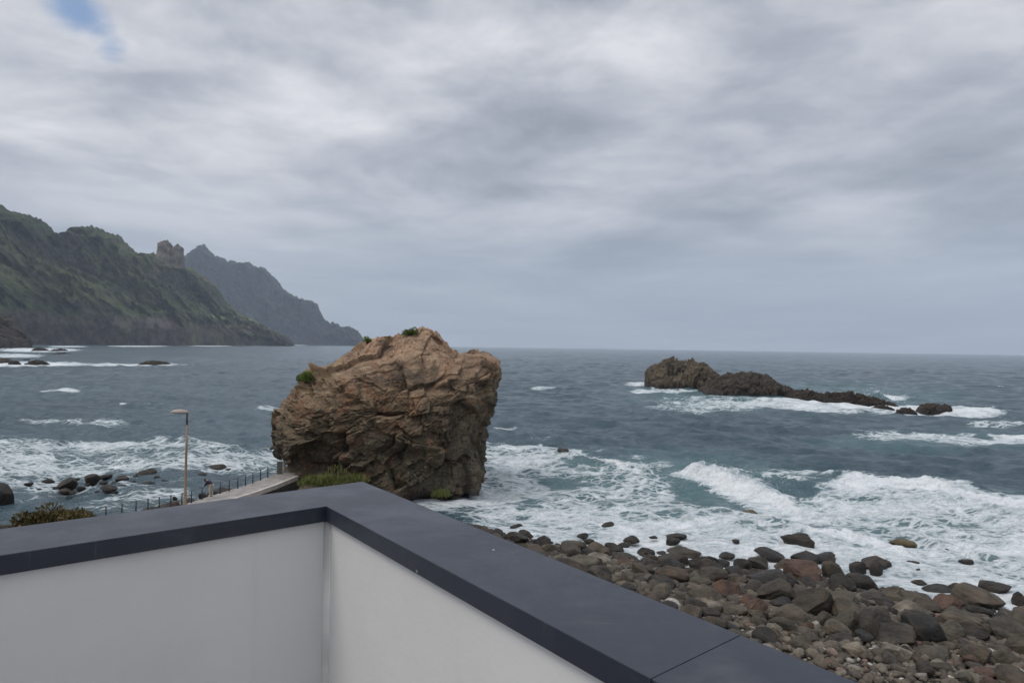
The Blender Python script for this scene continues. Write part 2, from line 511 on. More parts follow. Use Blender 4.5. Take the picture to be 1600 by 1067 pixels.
def mat_ground():
    m, t, b = new_mat('stony_ground')
    p = geopos(t)
    n = t.noise(p, 0.5, 6, 0.6)
    vd = t.voro(p, 3.2); vc = t.voro(p, 3.2, out='Color')
    tone = t.node('ShaderNodeSeparateColor', i0=vc).outputs[0]
    c = t.ramp(tone, [(0, (0.06, 0.052, 0.045)), (0.5, (0.13, 0.11, 0.088)), (1, (0.22, 0.2, 0.17))])
    c = t.vmath('SCALE', c, scale=t.rng(n, 0.3, 0.7, 0.7, 1.25))
    t.put(b.inputs['Base Color'], c); b.inputs['Roughness'].default_value = 0.85
    b.inputs['Specular IOR Level'].default_value = 0.2
    t.put(b.inputs['Normal'], t.bump(t.math('SUBTRACT', 1.0, vd), 0.9, 0.25))
    return m


def mat_mountain(name, rockc, greens, browns, pale, foot):
    m, t, b = new_mat(name)
    p = geopos(t)
    k = 0.001
    wv = t.vmath('SCALE', t.vmath('SUBTRACT', t.noise(p, 0.004, 4, 0.55, color=True), (0.5, 0.5, 0.5)), scale=160.0)
    q = t.vmath('ADD', p, wv)
    n = t.noise(q, 0.006, 8, 0.65); f = t.noise(p, 0.03, 6, 0.7); gl = t.noise(t.mapping(q, loc=(900, 0, 0)), 0.011, 7, 0.65)
    nz = t.node('ShaderNodeSeparateXYZ', i0=t.node('ShaderNodeNewGeometry').outputs['Normal']).outputs['Z']
    z = t.node('ShaderNodeSeparateXYZ', i0=p).outputs['Z']
    c = t.ramp(gl, [(0.3, greens[0]), (0.5, greens[1]), (0.68, greens[2])])
    steep = t.rng(t.math('ADD', nz, t.math('MULTIPLY', t.math('SUBTRACT', n, 0.5), 0.9)), 0.62, 0.34)
    c = t.mix(t.math('MULTIPLY', steep, 0.9), c, t.ramp(f, [(0.3, rockc[0]), (0.7, rockc[1])]))
    c = t.mix(t.rng(n, 0.58, 0.70, 0, 0.7), c, browns)
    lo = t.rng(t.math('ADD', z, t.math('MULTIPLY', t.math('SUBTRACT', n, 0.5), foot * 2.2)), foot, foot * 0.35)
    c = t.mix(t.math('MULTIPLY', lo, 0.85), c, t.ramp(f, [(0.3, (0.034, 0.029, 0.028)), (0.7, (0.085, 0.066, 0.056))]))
    c = t.mix(t.rng(t.noise(t.mapping(q, loc=(0, 700, 40)), 0.013, 5, 0.6), 0.665, 0.71, 0, 0.75), c, pale)
    big = t.noise(t.mapping(q, loc=(300, 50, 900)), 0.0035, 6, 0.6)
    c = t.mix(t.rng(big, 0.50, 0.66, 0, 0.6), c, pale)
    c = t.vmath('SCALE', c, scale=t.rng(f, 0.3, 0.7, 0.6, 1.4))
    t.put(b.inputs['Base Color'], c); b.inputs['Roughness'].default_value = 0.95
    b.inputs['Specular IOR Level'].default_value = 0.1
    t.put(b.inputs['Normal'], t.bump(t.math('ADD', n, t.math('MULTIPLY', f, 0.35)), 0.9, 28.0))
    return m


def mat_sea():
    m, t, b = new_mat('sea_water')
    p = geopos(t)
    foam = t.node('ShaderNodeAttribute', {'attribute_name': 'foam'}).outputs['Fac']
    shal = t.node('ShaderNodeAttribute', {'attribute_name': 'shallow'}).outputs['Fac']
    wv = t.vmath('SCALE', t.vmath('SUBTRACT', t.noise(t.mapping(p, scale=(1, 1, 0)), 0.35, 4, 0.55, color=True), (0.5, 0.5, 0.5)), scale=1.5)
    q = t.vmath('ADD', t.mapping(p, scale=(1, 1, 0)), wv)
    q = t.mapping(q, rot=(0, 0, R(27)), scale=(0.55, 1.0, 1.0))       # stretched along the wave crests
    e1 = t.voro(q, 0.62, 'DISTANCE_TO_EDGE'); e2 = t.voro(q, 1.7, 'DISTANCE_TO_EDGE')
    lace = t.math('MAXIMUM', t.rng(e1, 0.20, 0.0), t.math('MULTIPLY', t.rng(e2, 0.22, 0.0), 0.8))
    nz = t.noise(q, 1.1, 8, 0.66); nb = t.noise(q, 0.22, 5, 0.6); nf = t.noise(q, 5.5, 4, 0.7)
    pat = t.math('ADD', t.math('MULTIPLY', lace, t.rng(foam, 0.45, 0.85, 0.30, 0.08)), t.math('ADD', t.math('MULTIPLY', nz, 0.56), t.math('ADD', t.math('MULTIPLY', nb, 0.44), t.math('MULTIPLY', nf, 0.26))))
    thr = t.math('SUBTRACT', 1.10, t.math('MULTIPLY', foam, 0.80))
    over = t.math('SUBTRACT', pat, thr)
    mask = t.rng(over, -0.04, 0.13)
    mask = t.math('MULTIPLY', mask, t.rng(foam, 0.02, 0.12))
    # water body
    tone = t.noise(t.mapping(p, scale=(1, 1, 0), loc=(50, 9, 0)), 0.012, 4, 0.55)
    body = t.mix(t.rng(tone, 0.35, 0.65), (0.036, 0.070, 0.093), (0.058, 0.098, 0.122))
    body = t.mix(shal, body, (0.085, 0.165, 0.180))
    body = t.mix(t.math('MULTIPLY', t.rng(foam, 0.15, 0.9), 0.45), body, (0.16, 0.27, 0.29))
    foamc = t.mix(t.rng(t.math('ADD', over, t.math('MULTIPLY', t.math('SUBTRACT', nf, 0.5), 0.30)), 0.0, 0.42), (0.36, 0.43, 0.46), (0.76, 0.79, 0.81))
    t.put(b.inputs['Base Color'], t.mix(mask, body, foamc))
    t.put(b.inputs['Roughness'], t.rng(mask, 0, 1, 0.17, 0.85, smooth=False))
    b.inputs['IOR'].default_value = 1.33
    t.put(b.inputs['Specular IOR Level'], t.rng(mask, 0, 1, 0.5, 0.1, smooth=False))
    wq = t.mapping(p, rot=(0, 0, R(27)), scale=(0.55, 1.0, 0.4))
    h1 = t.noise(wq, 0.9, 6, 0.62, dist=0.4); h2 = t.noise(t.mapping(wq, loc=(9, 31, 0), rot=(0, 0, 0.5)), 0.17, 5, 0.6)
    h3 = t.noise(wq, 3.5, 3, 0.6)
    nrm = t.bump(h2, 0.55, 2.6)
    nrm = t.bump(h1, 0.95, 0.85, nrm)
    nrm = t.bump(h3, 0.55, 0.2, nrm)
    fh = t.math('MULTIPLY', mask, t.math('ADD', nz, t.math('MULTIPLY', nf, 0.4)))
    nrm = t.bump(fh, 0.7, 0.3, nrm)
    t.put(b.inputs['Normal'], nrm)
    return m


MAT = {}
MAT['metal'] = None


def mat_cap():
    m, t, b = new_mat('grey_coated_metal')
    p = geopos(t)
    n = t.noise(p, 1.6, 5, 0.6); sp = t.noise(p, 60, 2, 0.6); du = t.noise(t.mapping(p, scale=(1, 1, 4)), 9.0, 6, 0.65)
    c = t.mix(t.rng(n, 0.3, 0.7), (0.011, 0.016, 0.029), (0.017, 0.022, 0.036))
    c = t.mix(t.rng(du, 0.55, 0.8, 0, 0.22), c, (0.12, 0.12, 0.125))
    specks = t.voro(t.mapping(p, loc=(3, 1, 0)), 5.5)
    c = t.mix(t.math('MULTIPLY', t.rng(specks, 0.035, 0.02), 0.8), c, (0.42, 0.42, 0.42))
    scr = t.noise(t.mapping(p, rot=(0, 0, 0.9), scale=(1.0, 22.0, 1.0)), 2.2, 4, 0.6)
    c = t.mix(t.rng(scr, 0.66, 0.72, 0, 0.30), c, (0.13, 0.13, 0.14))
    wm = t.noise(t.mapping(p, loc=(8, 2, 5)), 3.4, 6, 0.68)
    c = t.mix(t.rng(wm, 0.50, 0.72, 0, 0.20), c, (0.15, 0.155, 0.165))
    t.put(b.inputs['Base Color'], c)
    b.inputs['IOR'].default_value = 1.52
    t.put(b.inputs['Roughness'], t.rng(wm, 0.3, 0.7, 0.28, 0.48))
    b.inputs['Specular IOR Level'].default_value = 0.5
    t.put(b.inputs['Normal'], t.bump(t.math('ADD', t.math('MULTIPLY', sp, 0.15), t.noise(p, 2.2, 3, 0.5)), 0.06, 0.02))
    return m


def mat_plaster():
    m, t, b = new_mat('painted_plaster')
    p = geopos(t)
    n = t.noise(p, 1.3, 5, 0.55); g = t.noise(p, 45, 3, 0.6); st = t.noise(t.mapping(p, scale=(1, 1, 0.18)), 5.0, 5, 0.6)
    c = t.mix(t.rng(n, 0.3, 0.7), (0.60, 0.595, 0.588), (0.66, 0.654, 0.645))
    c = t.mix(t.rng(st, 0.56, 0.78, 0, 0.16), c, (0.44, 0.43, 0.41))
    st2 = t.noise(t.mapping(p, scale=(1, 1, 0.05), loc=(4, 4, 1)), 14.0, 4, 0.6)
    c = t.mix(t.rng(st2, 0.58, 0.80, 0, 0.10), c, (0.40, 0.39, 0.37))
    pt = t.noise(t.mapping(p, loc=(1, 9, 3)), 4.5, 6, 0.7)
    c = t.mix(t.rng(pt, 0.66, 0.74, 0, 0.30), c, (0.70, 0.70, 0.69))
    c = t.mix(t.rng(pt, 0.33, 0.27, 0, 0.22), c, (0.44, 0.43, 0.41))
    t.put(b.inputs['Base Color'], c); b.inputs['Roughness'].default_value = 0.7
    b.inputs['Specular IOR Level'].default_value = 0.3
    t.put(b.inputs['Normal'], t.bump(t.math('ADD', t.math('ADD', t.math('MULTIPLY', g, 0.08), t.math('MULTIPLY', pt, 0.25)), n), 0.35, 0.02))
    return m


def mat_leaf(name, c0, c1, c2, sc=2.5):
    m, t, b = new_mat(name)
    p = geopos(t)
    n = t.noise(p, sc, 4, 0.6)
    v = t.node('ShaderNodeAttribute', {'attribute_name': 'tone'}).outputs['Fac']
    c = t.ramp(t.math('ADD', t.math('MULTIPLY', n, 0.6), t.math('MULTIPLY', v, 0.4)), [(0.3, c0), (0.5, c1), (0.7, c2)])
    t.put(b.inputs['Base Color'], c); b.inputs['Roughness'].default_value = 0.6
    b.inputs['Specular IOR Level'].default_value = 0.25
    return m


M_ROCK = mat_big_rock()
M_ISLE = mat_sea_rock('islet_rock', (0.042, 0.034, 0.028), (0.105, 0.083, 0.060), (0.165, 0.135, 0.095), 2.6, 0.5)
M_REEF = mat_sea_rock('reef_rock', (0.028, 0.024, 0.021), (0.058, 0.047, 0.038), (0.09, 0.075, 0.058), 1.4, 0.8)
M_WETROCK = mat_boulder('wet_dark_stone', [(0.022, 0.020, 0.018), (0.032, 0.027, 0.022), (0.027, 0.026, 0.026), (0.042, 0.034, 0.026)], 0.58, 0.3)
M_DRYROCK = mat_boulder('brown_grey_stone', [(0.044, 0.038, 0.029), (0.074, 0.063, 0.047), (0.092, 0.080, 0.060), (0.055, 0.050, 0.043), (0.076, 0.058, 0.041), (0.100, 0.089, 0.070)], 0.78)
M_REDROCK = mat_boulder('reddish_stone', [(0.098, 0.058, 0.041), (0.085, 0.052, 0.04)], 0.78)
M_PALEROCK = mat_boulder('pale_tan_stone', [(0.215, 0.185, 0.14), (0.19, 0.17, 0.14)], 0.8)
M_OLIVE = mat_boulder('weedy_stone', [(0.085, 0.062, 0.022), (0.07, 0.055, 0.022)], 0.5, 0.4)
M_COBBLE = mat_cobble()
M_GROUND = mat_ground()
M_SEA = mat_sea()
M_CAP = mat_cap()
M_PLASTER = mat_plaster()
M_CONC = mat_plain('weathered_concrete', (0.285, 0.265, 0.25), 0.85, 0.22, 1.2, bump=0.2)
M_CONCDARK = mat_plain('dark_stained_concrete', (0.075, 0.068, 0.060), 0.9, 0.4, 0.8, bump=0.3)
M_RAIL = mat_plain('dark_rail_metal', (0.045, 0.045, 0.048), 0.5, 0.2, 6)

# ------------------------------------------------------------------ shoreline of the land (world xy)
BEACH_PX = [(705, 818), (760, 838), (800, 848), (860, 858), (930, 868), (1000, 880), (1100, 896), (1200, 908), (1300, 918), (1400, 934), (1500, 952), (1600, 975), (1750, 1000)]
LAND = [(-130, 20), (-75, 38), (-46, 43.0), (-38.0, 44.5), (-32.3, 51.5), (-29.2, 56.8), (-24.6, 63.4), (-23, 70), (-12, 70), (-8, 65.5)]
LAND += [tuple(on(px, py)[:2]) for px, py in BEACH_PX]
LAND += [(62, 14), (130, -20), (130, -70), (-130, -70)]
LAND = np.array(LAND)


def seg_dist(X, Y, poly, closed=True):
    d = np.full(X.shape, 1e9)
    n = len(poly)
    for i in range(n if closed else n - 1):
        a, b = poly[i], poly[(i + 1) % n]
        ab = b - a; L = (ab ** 2).sum() + 1e-12
        tt = np.clip(((X - a[0]) * ab[0] + (Y - a[1]) * ab[1]) / L, 0, 1)
        d = np.minimum(d, (X - a[0] - tt * ab[0]) ** 2 + (Y - a[1] - tt * ab[1]) ** 2)
    return np.sqrt(d)


def inside(X, Y, poly):
    c = np.zeros(X.shape, bool); n = len(poly)
    for i in range(n):
        x0, y0 = poly[i]; x1, y1 = poly[(i + 1) % n]
        if y0 == y1: continue
        k = ((y0 > Y) != (y1 > Y)) & (X < (x1 - x0) * (Y - y0) / (y1 - y0) + x0)
        c ^= k
    return c


def land_sd(X, Y):
    X = np.asarray(X, float); Y = np.asarray(Y, float)
    return np.where(inside(X, Y, LAND), 1, -1) * seg_dist(X, Y, LAND)


def ground_z(X, Y):
    X = np.asarray(X, float); Y = np.asarray(Y, float)
    s = land_sd(X, Y)
    left = smooth(-10, -22, X)
    zb = np.where(s > 0, 0.145 * s, 0.10 * s)
    hi = np.where(s > 0, np.minimum(0.75 * s, 2.7 + 0.05 * s), 0.3 * s)
    low = np.where(s > 0, np.minimum(0.10 * s, 0.5), 0.3 * s) - 0.25
    kz = smooth(50, 43, Y)
    zl = hi * kz + low * (1 - kz)
    z = zb * (1 - left) + zl * left
    return np.clip(z, -4, 4.2)


# ------------------------------------------------------------------ ground
gx = np.arange(-130, 130.1, 0.6); gy = np.arange(-70, 84, 0.6)
GX, GY = np.meshgrid(gx, gy)
P2 = np.stack([GX.ravel(), GY.ravel(), np.zeros(GX.size)], 1)
gz = ground_z(GX.ravel(), GY.ravel()) + 0.22 * fbm(P2 * 0.5, 4, 3) - 0.06
go = mesh_np('ground', np.stack([GX.ravel(), GY.ravel(), gz], 1), grid_faces(len(gy), len(gx)), M_GROUND)
tag(go, kind='structure')

# ------------------------------------------------------------------ sea
def build_sea():
    na, nr = 1000, 1350
    a = np.concatenate([np.linspace(-80, -42, 60, endpoint=False), np.linspace(-42, 42, na - 120), np.linspace(42, 80, 61)[1:]])
    a = np.radians(a); na = len(a)
    r = 24.0 * np.exp(np.linspace(0, math.log(11200 / 24.0), nr))
    A, Rr = np.meshgrid(a, r)
    X = (np.sin(A) * Rr).ravel(); Y = (np.cos(A) * Rr).ravel()
    Rv = Rr.ravel()
    step = Rv * (math.log(11200 / 24.0) / nr)
    # ---- waves
    g = np.random.default_rng(11)
    main = math.atan2(-29, -15)
    Z = np.zeros(X.size); DX = np.zeros(X.size); DY = np.zeros(X.size)
    for i in range(84):
        lam = 1.6 * (42 / 1.6) ** (g.random() ** 1.25)
        th = main + g.normal(0, 0.42 if lam > 12 else 0.7)
        kx, ky = math.cos(th) * 2 * math.pi / lam, math.sin(th) * 2 * math.pi / lam
        amp = lam / (2 * math.pi) * 0.046 * (1.0 if lam < 7 else (7 / lam) ** 0.75)
        fade = 1 - smooth(0.25, 0.5, step / lam)
        ph = X * kx + Y * ky + g.random() * 6.28
        c = np.cos(ph); s = np.sin(ph)
        Z += amp * fade * c
        DX -= amp * fade * s * math.cos(th) * 0.8; DY -= amp * fade * s * math.sin(th) * 0.8
    crest = Z.copy()
    # ---- pixel-like authoring coordinates of a sea point (bearing, drop)
    D = np.stack([X, Y, np.full(X.size, -CAM[2])], 1)
    den_ = np.maximum(D @ _F, 1e-3)
    U = 800 + FPX * (D @ _RT) / den_; V = 533.5 - FPX * (D @ _UP) / den_
    front = (D @ _F) > 5
    PN = np.stack([X, Y, np.zeros(X.size)], 1)
    lo = fbm(PN * 0.06, 4, 21); mid = fbm(PN * 0.25, 3, 31)
    foam = np.zeros(X.size); shal = np.zeros(X.size)

    def poly(pts, dens, soft, jitter=14):
        nonlocal foam
        pts = np.array(pts, float)
        u = U + lo * jitter * 2; v = V + mid * jitter * 0.8
        sdp = np.where(inside(u, v, pts), 1, -1) * seg_dist(u, v, pts)
        foam = np.maximum(foam, dens * smooth(-soft, soft, sdp) * front)

    def ell(cx, cy, rx, ry, dens, rot=0.0, target='f'):
        nonlocal foam, shal
        c, s = math.cos(rot), math.sin(rot)
        u = U - cx + lo * rx * 0.35; v = V - cy + mid * ry * 0.5
        q = np.sqrt(((u * c + v * s) / rx) ** 2 + ((-u * s + v * c) / ry) ** 2)
        val = dens * smooth(1.15, 0.45, q) * front
        if target == 'f': foam = np.maximum(foam, val)
        else: shal = np.maximum(shal, val)

    # surf zone in front of the stony beach
    poly([(700, 690), (800, 686), (1000, 708), (1040, 740), (1090, 790), (1000, 860), (800, 850), (690, 810)], 0.40, 10)
    poly([(740, 690), (840, 688), (960, 712), (900, 728), (800, 740), (750, 770)], 0.60, 10)
    poly([(720, 800), (850, 800), (1000, 806), (1120, 798), (1260, 776), (1320, 752), (1440, 758), (1600, 784), (2100, 850), (2100, 1150), (1400, 940), (1100, 905), (800, 850)], 0.68, 14)
    poly([(1090, 742), (1150, 748), (1280, 790), (1330, 770), (1480, 772), (2100, 850), (2100, 980), (1450, 850), (1300, 845), (1180, 800)], 0.80, 10, 12)
    poly([(760, 826), (1000, 835), (1300, 850), (1480, 880), (2100, 1040), (2100, 1150), (1400, 930), (1100, 890), (850, 850)], 0.78, 10, 10)
    ell(900, 785, 90, 18, 0.54); ell(1320, 748, 60, 8, .55); ell(1180, 742, 60, 8, .5)
    ell(990, 750, 110, 26, 0.44); ell(1060, 800, 90, 14, .5); ell(1010, 725, 60, 8, .5); ell(1250, 735, 150, 8, .40)
    # west of the great rock
    poly([(-80, 690), (0, 684), (90, 682), (260, 688), (440, 700), (440, 738), (330, 742), (200, 738), (60, 742), (-80, 735)], 0.50, 9)
    ell(190, 694, 120, 8, 0.70, 0.05); ell(40, 714, 90, 11, 0.64); ell(0, 690, 30, 6, .7); ell(300, 712, 120, 14, 0.56); ell(380, 725, 70, 12, .58)
    ell(70, 757, 60, 10, 0.55); ell(130, 775, 260, 36, 0.36); ell(270, 770, 50, 10, .45)
    # reef and islets
    ell(995, 600, 26, 4, .82); ell(1040, 611, 60, 4, .74); ell(1120, 632, 150, 16, .46)
    ell(1270, 633, 150, 11, .84, 0.04); ell(1420, 642, 110, 9, .90, 0.05); ell(1530, 643, 60, 9, .8); ell(1380, 622, 60, 6, .8)
    ell(1460, 685, 150, 12, .60, 0.05); ell(1580, 688, 60, 9, .72); ell(1560, 663, 70, 5, .5)
    # far west bay
    ell(60, 547, 80, 4, .85); ell(40, 569, 130, 4.5, .86); ell(200, 570, 110, 2.4, .80); ell(95, 611, 36, 3.2, .80); ell(192, 632, 8, 2.5, .9); ell(20, 556, 60, 4, .72)
    ell(105, 541.5, 40, 1.2, .8); ell(215, 541, 60, 1.1, .75); ell(330, 540.5, 40, 1.0, .7); ell(410, 540, 36, 0.9, .72); ell(470, 539, 14, 0.9, .8); ell(530, 538.6, 20, 0.8, .6); ell(850, 607, 26, 2, .6); ell(790, 668, 22, 5, .66)
    ell(440, 640, 50, 5, .4); ell(130, 660, 120, 9, .42); ell(640, 600, 4, 2, .0)
    # wash round the great rock
    dr = np.hypot((X + 9.0) / 11.5, (Y - 74) / 10.5)
    foam = np.maximum(foam, 0.72 * smooth(1.36, 1.02, dr) * (X > -22))
    # sparse whitecaps
    wc = smooth(0.40, 0.75, fbm(PN * np.array([0.035, 0.06, 1]), 4, 77) * 1.9) * smooth(0.15, 0.9, crest)
    foam = np.maximum(foam, 0.55 * wc * (Rv > 70))
    foam = np.clip(foam + (0.42 * lo + 0.30 * mid) * smooth(0.05, 0.3, foam), 0, 1)
    # teal, aerated or shallow water
    ell(1000, 750, 330, 55, .80, target='s'); ell(1250, 620, 330, 26, .62, target='s'); ell(1460, 690, 220, 20, .55, target='s')
    ell(1250, 830, 480, 80, .7, target='s'); ell(200, 690, 300, 40, .08, target='s')
    # ---- the breaking wave
    def breaker(pxs, amps, wback, wfront, foamlen, seed):
        nonlocal Z, foam
        pts = np.array([on(px, py)[:2] for px, py in pxs])
        best = np.full(X.size, 1e9); ss = np.zeros(X.size); am = np.zeros(X.size)
        sel = np.where((Rv < 140) & front)[0]
        x = X[sel] + 0.9 * perlin(PN[sel] * 0.35, seed); y = Y[sel] + 0.9 * perlin(PN[sel] * 0.35, seed + 1)
        b = np.full(sel.size, 1e9); s_ = np.zeros(sel.size); a_ = np.zeros(sel.size)
        for i in range(len(pts) - 1):
            p0, p1 = pts[i], pts[i + 1]; ab = p1 - p0; L = np.linalg.norm(ab); tdir = ab / L
            nrm_ = np.array([-tdir[1], tdir[0]])
            if nrm_[1] > 0: nrm_ = -nrm_
            tt = np.clip(((x - p0[0]) * tdir[0] + (y - p0[1]) * tdir[1]) / L, 0, 1)
            dx, dy = x - p0[0] - tt * ab[0], y - p0[1] - tt * ab[1]
            dist = np.hypot(dx, dy); sg = np.where(dx * nrm_[0] + dy * nrm_[1] > 0, 1, -1)
            c = dist < b
            b = np.where(c, dist, b); s_ = np.where(c, dist * sg, s_); a_ = np.where(c, amps[i] + (amps[i + 1] - amps[i]) * tt, a_)
            # taper beyond the ends
        rough = 0.5 + 0.9 * np.abs(fbm(PN[sel] * 0.9, 4, seed + 5)) * 2
        h = a_ * np.where(s_ < 0, np.exp(-(s_ / wback) ** 2), np.exp(-(s_ / wfront) ** 2) * 0.72 + 0.28 * np.exp(-(s_ / (wfront * 3.0)) ** 2))
        Z[sel] += h * (0.8 + 0.3 * (rough - 0.9))
        fz = np.where(s_ < 0, np.exp(-(s_ / 0.9) ** 2), np.exp(-(s_ / foamlen) ** 4)) * smooth(0.10, 0.45, a_)
        foam[sel] = np.maximum(foam[sel], fz)
        # tumbling water
        Z[sel] += fz * smooth(0.1, 0.5, a_) * 0.55 * fbm(PN[sel] * 1.1, 4, seed + 9) * np.exp(-np.maximum(s_, 0) / (foamlen))
    breaker([(1062, 744), (1084, 747), (1130, 757), (1200, 776), (1260, 792), (1330, 808)], [0.0, 1.5, 1.8, 1.4, 0.9, 0.0], 3.0, 0.9, 3.0, 101)
    breaker([(1270, 775), (1330, 757), (1440, 762), (1530, 780), (1660, 802)], [0.0, 0.9, 0.9, 0.8, 0.6], 3.0, 1.6, 5.0, 121)
    breaker([(800, 712), (880, 722), (960, 736), (1040, 760)], [0.0, 0.7, 0.9, 0.0], 3.0, 1.6, 0.3, 141)
    breaker([(1150, 815), (1300, 838), (1420, 862), (1560, 890)], [0.0, 0.5, 0.45, 0.0], 1.8, 0.8, 2.2, 161)
    # choppy whitewater
    ch = fbm(PN * 0.8, 5, 55)
    Z += 0.34 * ch * smooth(0.35, 0.9, foam) * (Rv < 160)
    # spray thrown up along the reef
    for (px, py, hh, wd) in [(1365, 628, 3.0, 3.5), (1372, 626, 2.2, 2.2), (1310, 622, 1.4, 3), (1240, 617, 1.0, 3), (995, 601, 1.2, 3), (1500, 640, 0.9, 4), (1420, 640, 1.0, 3)]:
        c = on(px, py)
        Z += hh * np.exp(-(((X - c[0]) / wd) ** 2 + ((Y - c[1]) / 3.0) ** 2)) * (1 + 0.8 * ch)
    # calm the water where it runs up the beach
    sh = land_sd(X[Rv < 150], Y[Rv < 150])
    k = smooth(1.0, -14, sh)
    Z[Rv < 150] *= 0.25 + 0.75 * k
    Z[Rv < 150] += 0.10 * smooth(-6, 0, sh)
    o = mesh_np('sea', np.stack([X + DX, Y + DY, Z], 1), grid_faces(nr, na), M_SEA, attrs={'foam': foam, 'shallow': shal})
    tag(o, kind='structure')
    return o


build_sea()

# flying spray over the breaker and the reef
def build_spray():
    g = np.random.default_rng(3)
    V0, F0 = ICO[2] if 'ICO' in globals() else (None, None)
    spots = []
    for (x0, y0, x1, y1, n, h, sp) in [(1075, 748, 1140, 757, 260, 2.3, 1.0), (1140, 757, 1215, 780, 260, 2.0, 1.2), (1330, 757, 1500, 775, 260, 1.3, 1.3)]:
        a, b = on(x0, y0), on(x1, y1)
        t = g.random(n)[:, None]
        p = a * (1 - t) + b * t + g.normal(size=(n, 3)) * np.array([sp, sp, 0])
        p[:, 2] = h * 0.55 + np.abs(g.normal(size=n)) * h * 0.28
        spots += [(q, g.uniform(0.012, 0.042)) for q in p]
    for (px, py, n, h, sp) in [(1368, 628, 420, 4.2, 2.6), (1352, 624, 160, 2.2, 2.4), (1300, 619, 140, 1.5, 3.0), (998, 601, 120, 1.8, 3.0)]:
        a = on(px, py)
        p = a + g.normal(size=(n, 3)) * np.array([sp, 2.0, 0]); hh = np.abs(g.normal(size=n)) * h * 0.42 * np.exp(-((p[:, 0] - a[0]) / sp) ** 2 * 0.4)
        p[:, 2] = 0.2 + hh
        spots += [(q, g.uniform(0.05, 0.14)) for q in p]
    tet = np.array([[1, 0, -.4], [-.5, .87, -.4], [-.5, -.87, -.4], [0, 0, 1.0]]); tf = np.array([[0, 1, 2], [0, 3, 1], [1, 3, 2], [2, 3, 0]])
    V = np.concatenate([q + tet * r for q, r in spots]); F = np.concatenate([tf + 4 * i for i in range(len(spots))])
    o = mesh_np('spray', V, F, mat_plain('spray_white', (0.80, 0.82, 0.84), 0.8, 0.05, 3), smooth_=True)
    tag(o, 'white spray thrown up over the breaking wave and the reef', 'spray', kind='stuff')


build_spray()

# ------------------------------------------------------------------ mountains
def interp(pts, x):
    pts = np.array(pts, float); return np.interp(x, pts[:, 0], pts[:, 1])


def build_mountain(name, skyline, shore, inland, mat, x0, x1, nu, nv, gully, seed, amp=1.0):
    """terrain between a shoreline and a crest; skyline: photo px of the crest, shore: px -> distance of the waterline, inland: px -> crest distance behind it"""
    xs = np.linspace(x0, x1, nu)
    sy = interp(skyline, xs) + 5.0 * fbm(np.stack([xs / 12.0, xs * 0, xs * 0 + seed], 1), 4, seed + 50, 0.6) - 6.0 * np.maximum(fbm(np.stack([xs / 8.0, xs * 0, xs * 0 + seed], 1), 4, seed + 51, 0.6, ridged=True) - 0.25, 0) + 1.0
    ds = interp(shore, xs); di = interp(inland, xs)
    crest = np.array([at(x, y, d + i) for x, y, d, i in zip(xs, sy, ds, di)])
    foot = np.array([np.array([ray(x, 540)[0] * d, d, 0]) for x, d in zip(xs, ds)])
    back = crest.copy(); back[:, 1] += di * 1.0 + 150; back[:, 0] = crest[:, 0] * (back[:, 1] / crest[:, 1]); back[:, 2] = 0
    v = np.linspace(0, 1, nv); nb = nv // 3; vb = np.linspace(0, 1, nb + 1)[1:]
    rows = []
    for t in v:
        zz = crest[:, 2] * (0.16 * smooth(0, 0.05, t) + 0.84 * t ** 1.12)
        p = foot * (1 - t) + crest * t; p[:, 2] = zz - 4 * (t == 0)
        rows.append(p)
    for t in vb:
        p = crest * (1 - t) + back * t; rows.append(p)
    G = np.array(rows)
    tv = np.concatenate([v, 1 + vb])[:, None] * np.ones(nu)[None, :]
    P = G.reshape(-1, 3)
    hmid = np.maximum(P[:, 2], 0)
    sc = 1.0 / gully
    # gullies run down the slope: noise varies mostly along the coast
    Q = np.stack([P[:, 0] * sc, P[:, 1] * sc * 0.5, P[:, 2] * sc * 0.35], 1)
    wq = np.stack([fbm(Q * 0.7, 3, seed + 1), fbm(Q * 0.7, 3, seed + 2), fbm(Q * 0.7, 3, seed + 3)], 1)
    rid = fbm(Q + 0.5 * wq, 5, seed, 0.55, ridged=True)
    med = fbm(P * sc * 2.3, 5, seed + 9, 0.55, ridged=True)
    tt = tv.ravel()
    env = smooth(0.0, 0.12, tt) * (1 - 0.96 * smooth(0.72, 1.0, tt))
    dz = (rid - 0.35) * 0.60 * hmid * env + (med - 0.3) * gully * 0.22 * env
    fine = (fbm(P * sc * 7, 4, seed + 20, 0.6, ridged=True) - 0.25) * gully * 0.055
    P2_ = P.copy()
    P2_[:, 2] += (dz + fine * smooth(0, 0.1, tt) * (1 - 0.72 * smooth(0.75, 1.0, tt))) * amp
    P2_[:, 1] -= ((rid - 0.35) * gully * 1.1 + (med - 0.3) * gully * 0.35) * env * amp
    P2_[:, 0] += fbm(P * sc * 3, 4, seed + 30) * gully * 0.15 * env
    # nothing in front of or behind the crest stands above the crest line
    cz = np.tile(crest[:, 2], len(G)); cy = np.tile(crest[:, 1], len(G))
    lim = CAM[2] + (cz - CAM[2]) * P2_[:, 1] / cy - np.where(np.abs(tt - 1) < 1e-6, 0, cz * (0.010 + 0.07 * np.abs(fbm(P * sc * 2.5, 4, seed + 70)) * smooth(0.0, 0.12, np.abs(tt - 1))))
    P2_[:, 2] = np.where(P2_[:, 2] > lim, lim, P2_[:, 2])
    o = mesh_np(name, P2_, grid_faces(len(G), nu), mat)
    tag(o, kind='structure')
    return o


